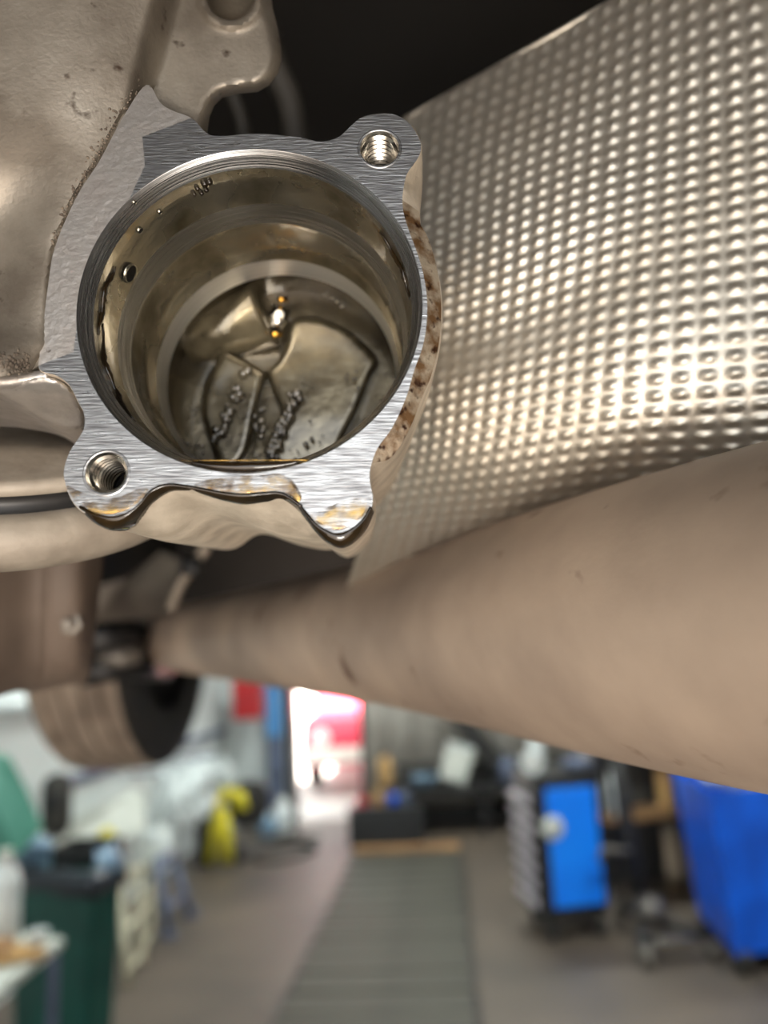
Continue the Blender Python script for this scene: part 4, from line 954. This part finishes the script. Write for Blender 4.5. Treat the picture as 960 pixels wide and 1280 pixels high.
MB().tube([(-.05, .3, .5), (-.22, .32, .52), (-.24, .32, .45)], .016, 8).build('pump_handle', M['bracket'], t)
# two containers on a low stand between jack and bin
g = fl(815, 1120); t = thing('parts_stand', 'narrow dark stand behind the transmission jack', 'stand', zl(g, 0), rz)
MB().box((0, .15, 1.0), (.55, .35, .04), b=.006).build('stand_top', M['darkmetal'], t, smooth=False); MB().box((0, .34, .5), (.6, .02, 1.0)).build('back_panel', M['hose'], t, smooth=False); MB().box((0, .15, .5), (.55, .35, .03), b=.006).build('stand_shelf', M['wood'], t, smooth=False)
for sx in (-.25, .25):
    for sy in (0, .3): MB().box((sx, sy, .5), (.04, .04, 1.0)).build('leg', M['darkmetal'], t, smooth=False)
sm_ = t.matrix_world.copy()
bottle('oil_can', 'white jug with tapered neck on the dark stand', 'container', sm_ @ Vector((.12, .12, 1.02)), .24, .07, M['clear'], M['yellow'])
bottle('oil_can', 'red can beside the white jug on the dark stand', 'container', sm_ @ Vector((.24, .2, 1.02)), .2, .055, M['red'], M['black'])
bottle('oil_can', 'milky canister standing on the wooden shelf of the dark stand', 'container', sm_ @ Vector((-.16, .1, .516)), .3, .08, M['clear'], M['sheet'])
# ------------------------------------------------------------------ blue bin
q0, q1 = fl(922, 1207, .06), fl(880, 1156, .06)
ex = Vector((.98, .20, 0)).normalized(); ey = (q1 - q0); ey.z = 0; ey.normalize()
t = thing('blue_bin', 'large blue wheeled bin at the right edge with plastic inside', 'bin', zl(q0, 0))
b0 = zl(q0, .10); W_, D2 = .62, .66
bt = [b0, b0 + ex * W_, b0 + ex * W_ + ey * D2, b0 + ey * D2]
cb = sum(bt, Vector()) / 4
tp = [zl(cb + (p - cb) * 1.16, .90) for p in bt]
vs = bt + tp; inn = [zl(cb + (p - cb) * .95, 1.0) for p in tp]; inb = [zl(cb + (p - cb) * .9, .14) for p in bt]
inn = [zl(cb + (p - cb) * 1.10, .90) for p in bt]
mesh('body', bt + tp + inn + inb, [(3, 2, 1, 0)] + [(k, (k + 1) % 4, 4 + (k + 1) % 4, 4 + k) for k in range(4)] + [(4 + k, 4 + (k + 1) % 4, 8 + (k + 1) % 4, 8 + k) for k in range(4)] + [(8 + k, 8 + (k + 1) % 4, 12 + (k + 1) % 4, 12 + k) for k in range(4)] + [(12, 13, 14, 15)], M['blue'], t, smooth=False, world=True)
lp = [zl(p, .91) for p in (tp[3], tp[2])]
back = [lp[0], lp[1], lp[1] + ey * .16 + Vector((0, 0, .12)), lp[0] + ey * .16 + Vector((0, 0, .12))]
prism(back, [p + ey * .04 for p in back], 'lid', M['blue'], t)
for k in (0, 1, 3):
    e = bt[k] + (cb - bt[k]) * .12; MB().lathe([(.0001, -.025), (.06, -.025), (.068, 0), (.06, .025), (.0001, .025)], 20, axM(zl(e, .068), ex)).build('wheel', M['tyre'], t, world=True)
    MB().box(zl(e, .11), (.06, .06, .06), b=.01).build('caster_fork', M['bracket'], t, world=True, smooth=False)
c = zl(cb, .90); tag(blob('clear_bag', c + Vector((.02, -.05, 0)), (.26, .24, .07), M['clear'], seed=44, amp=.14), 'crumpled clear plastic filling the top of the blue bin', 'bag')
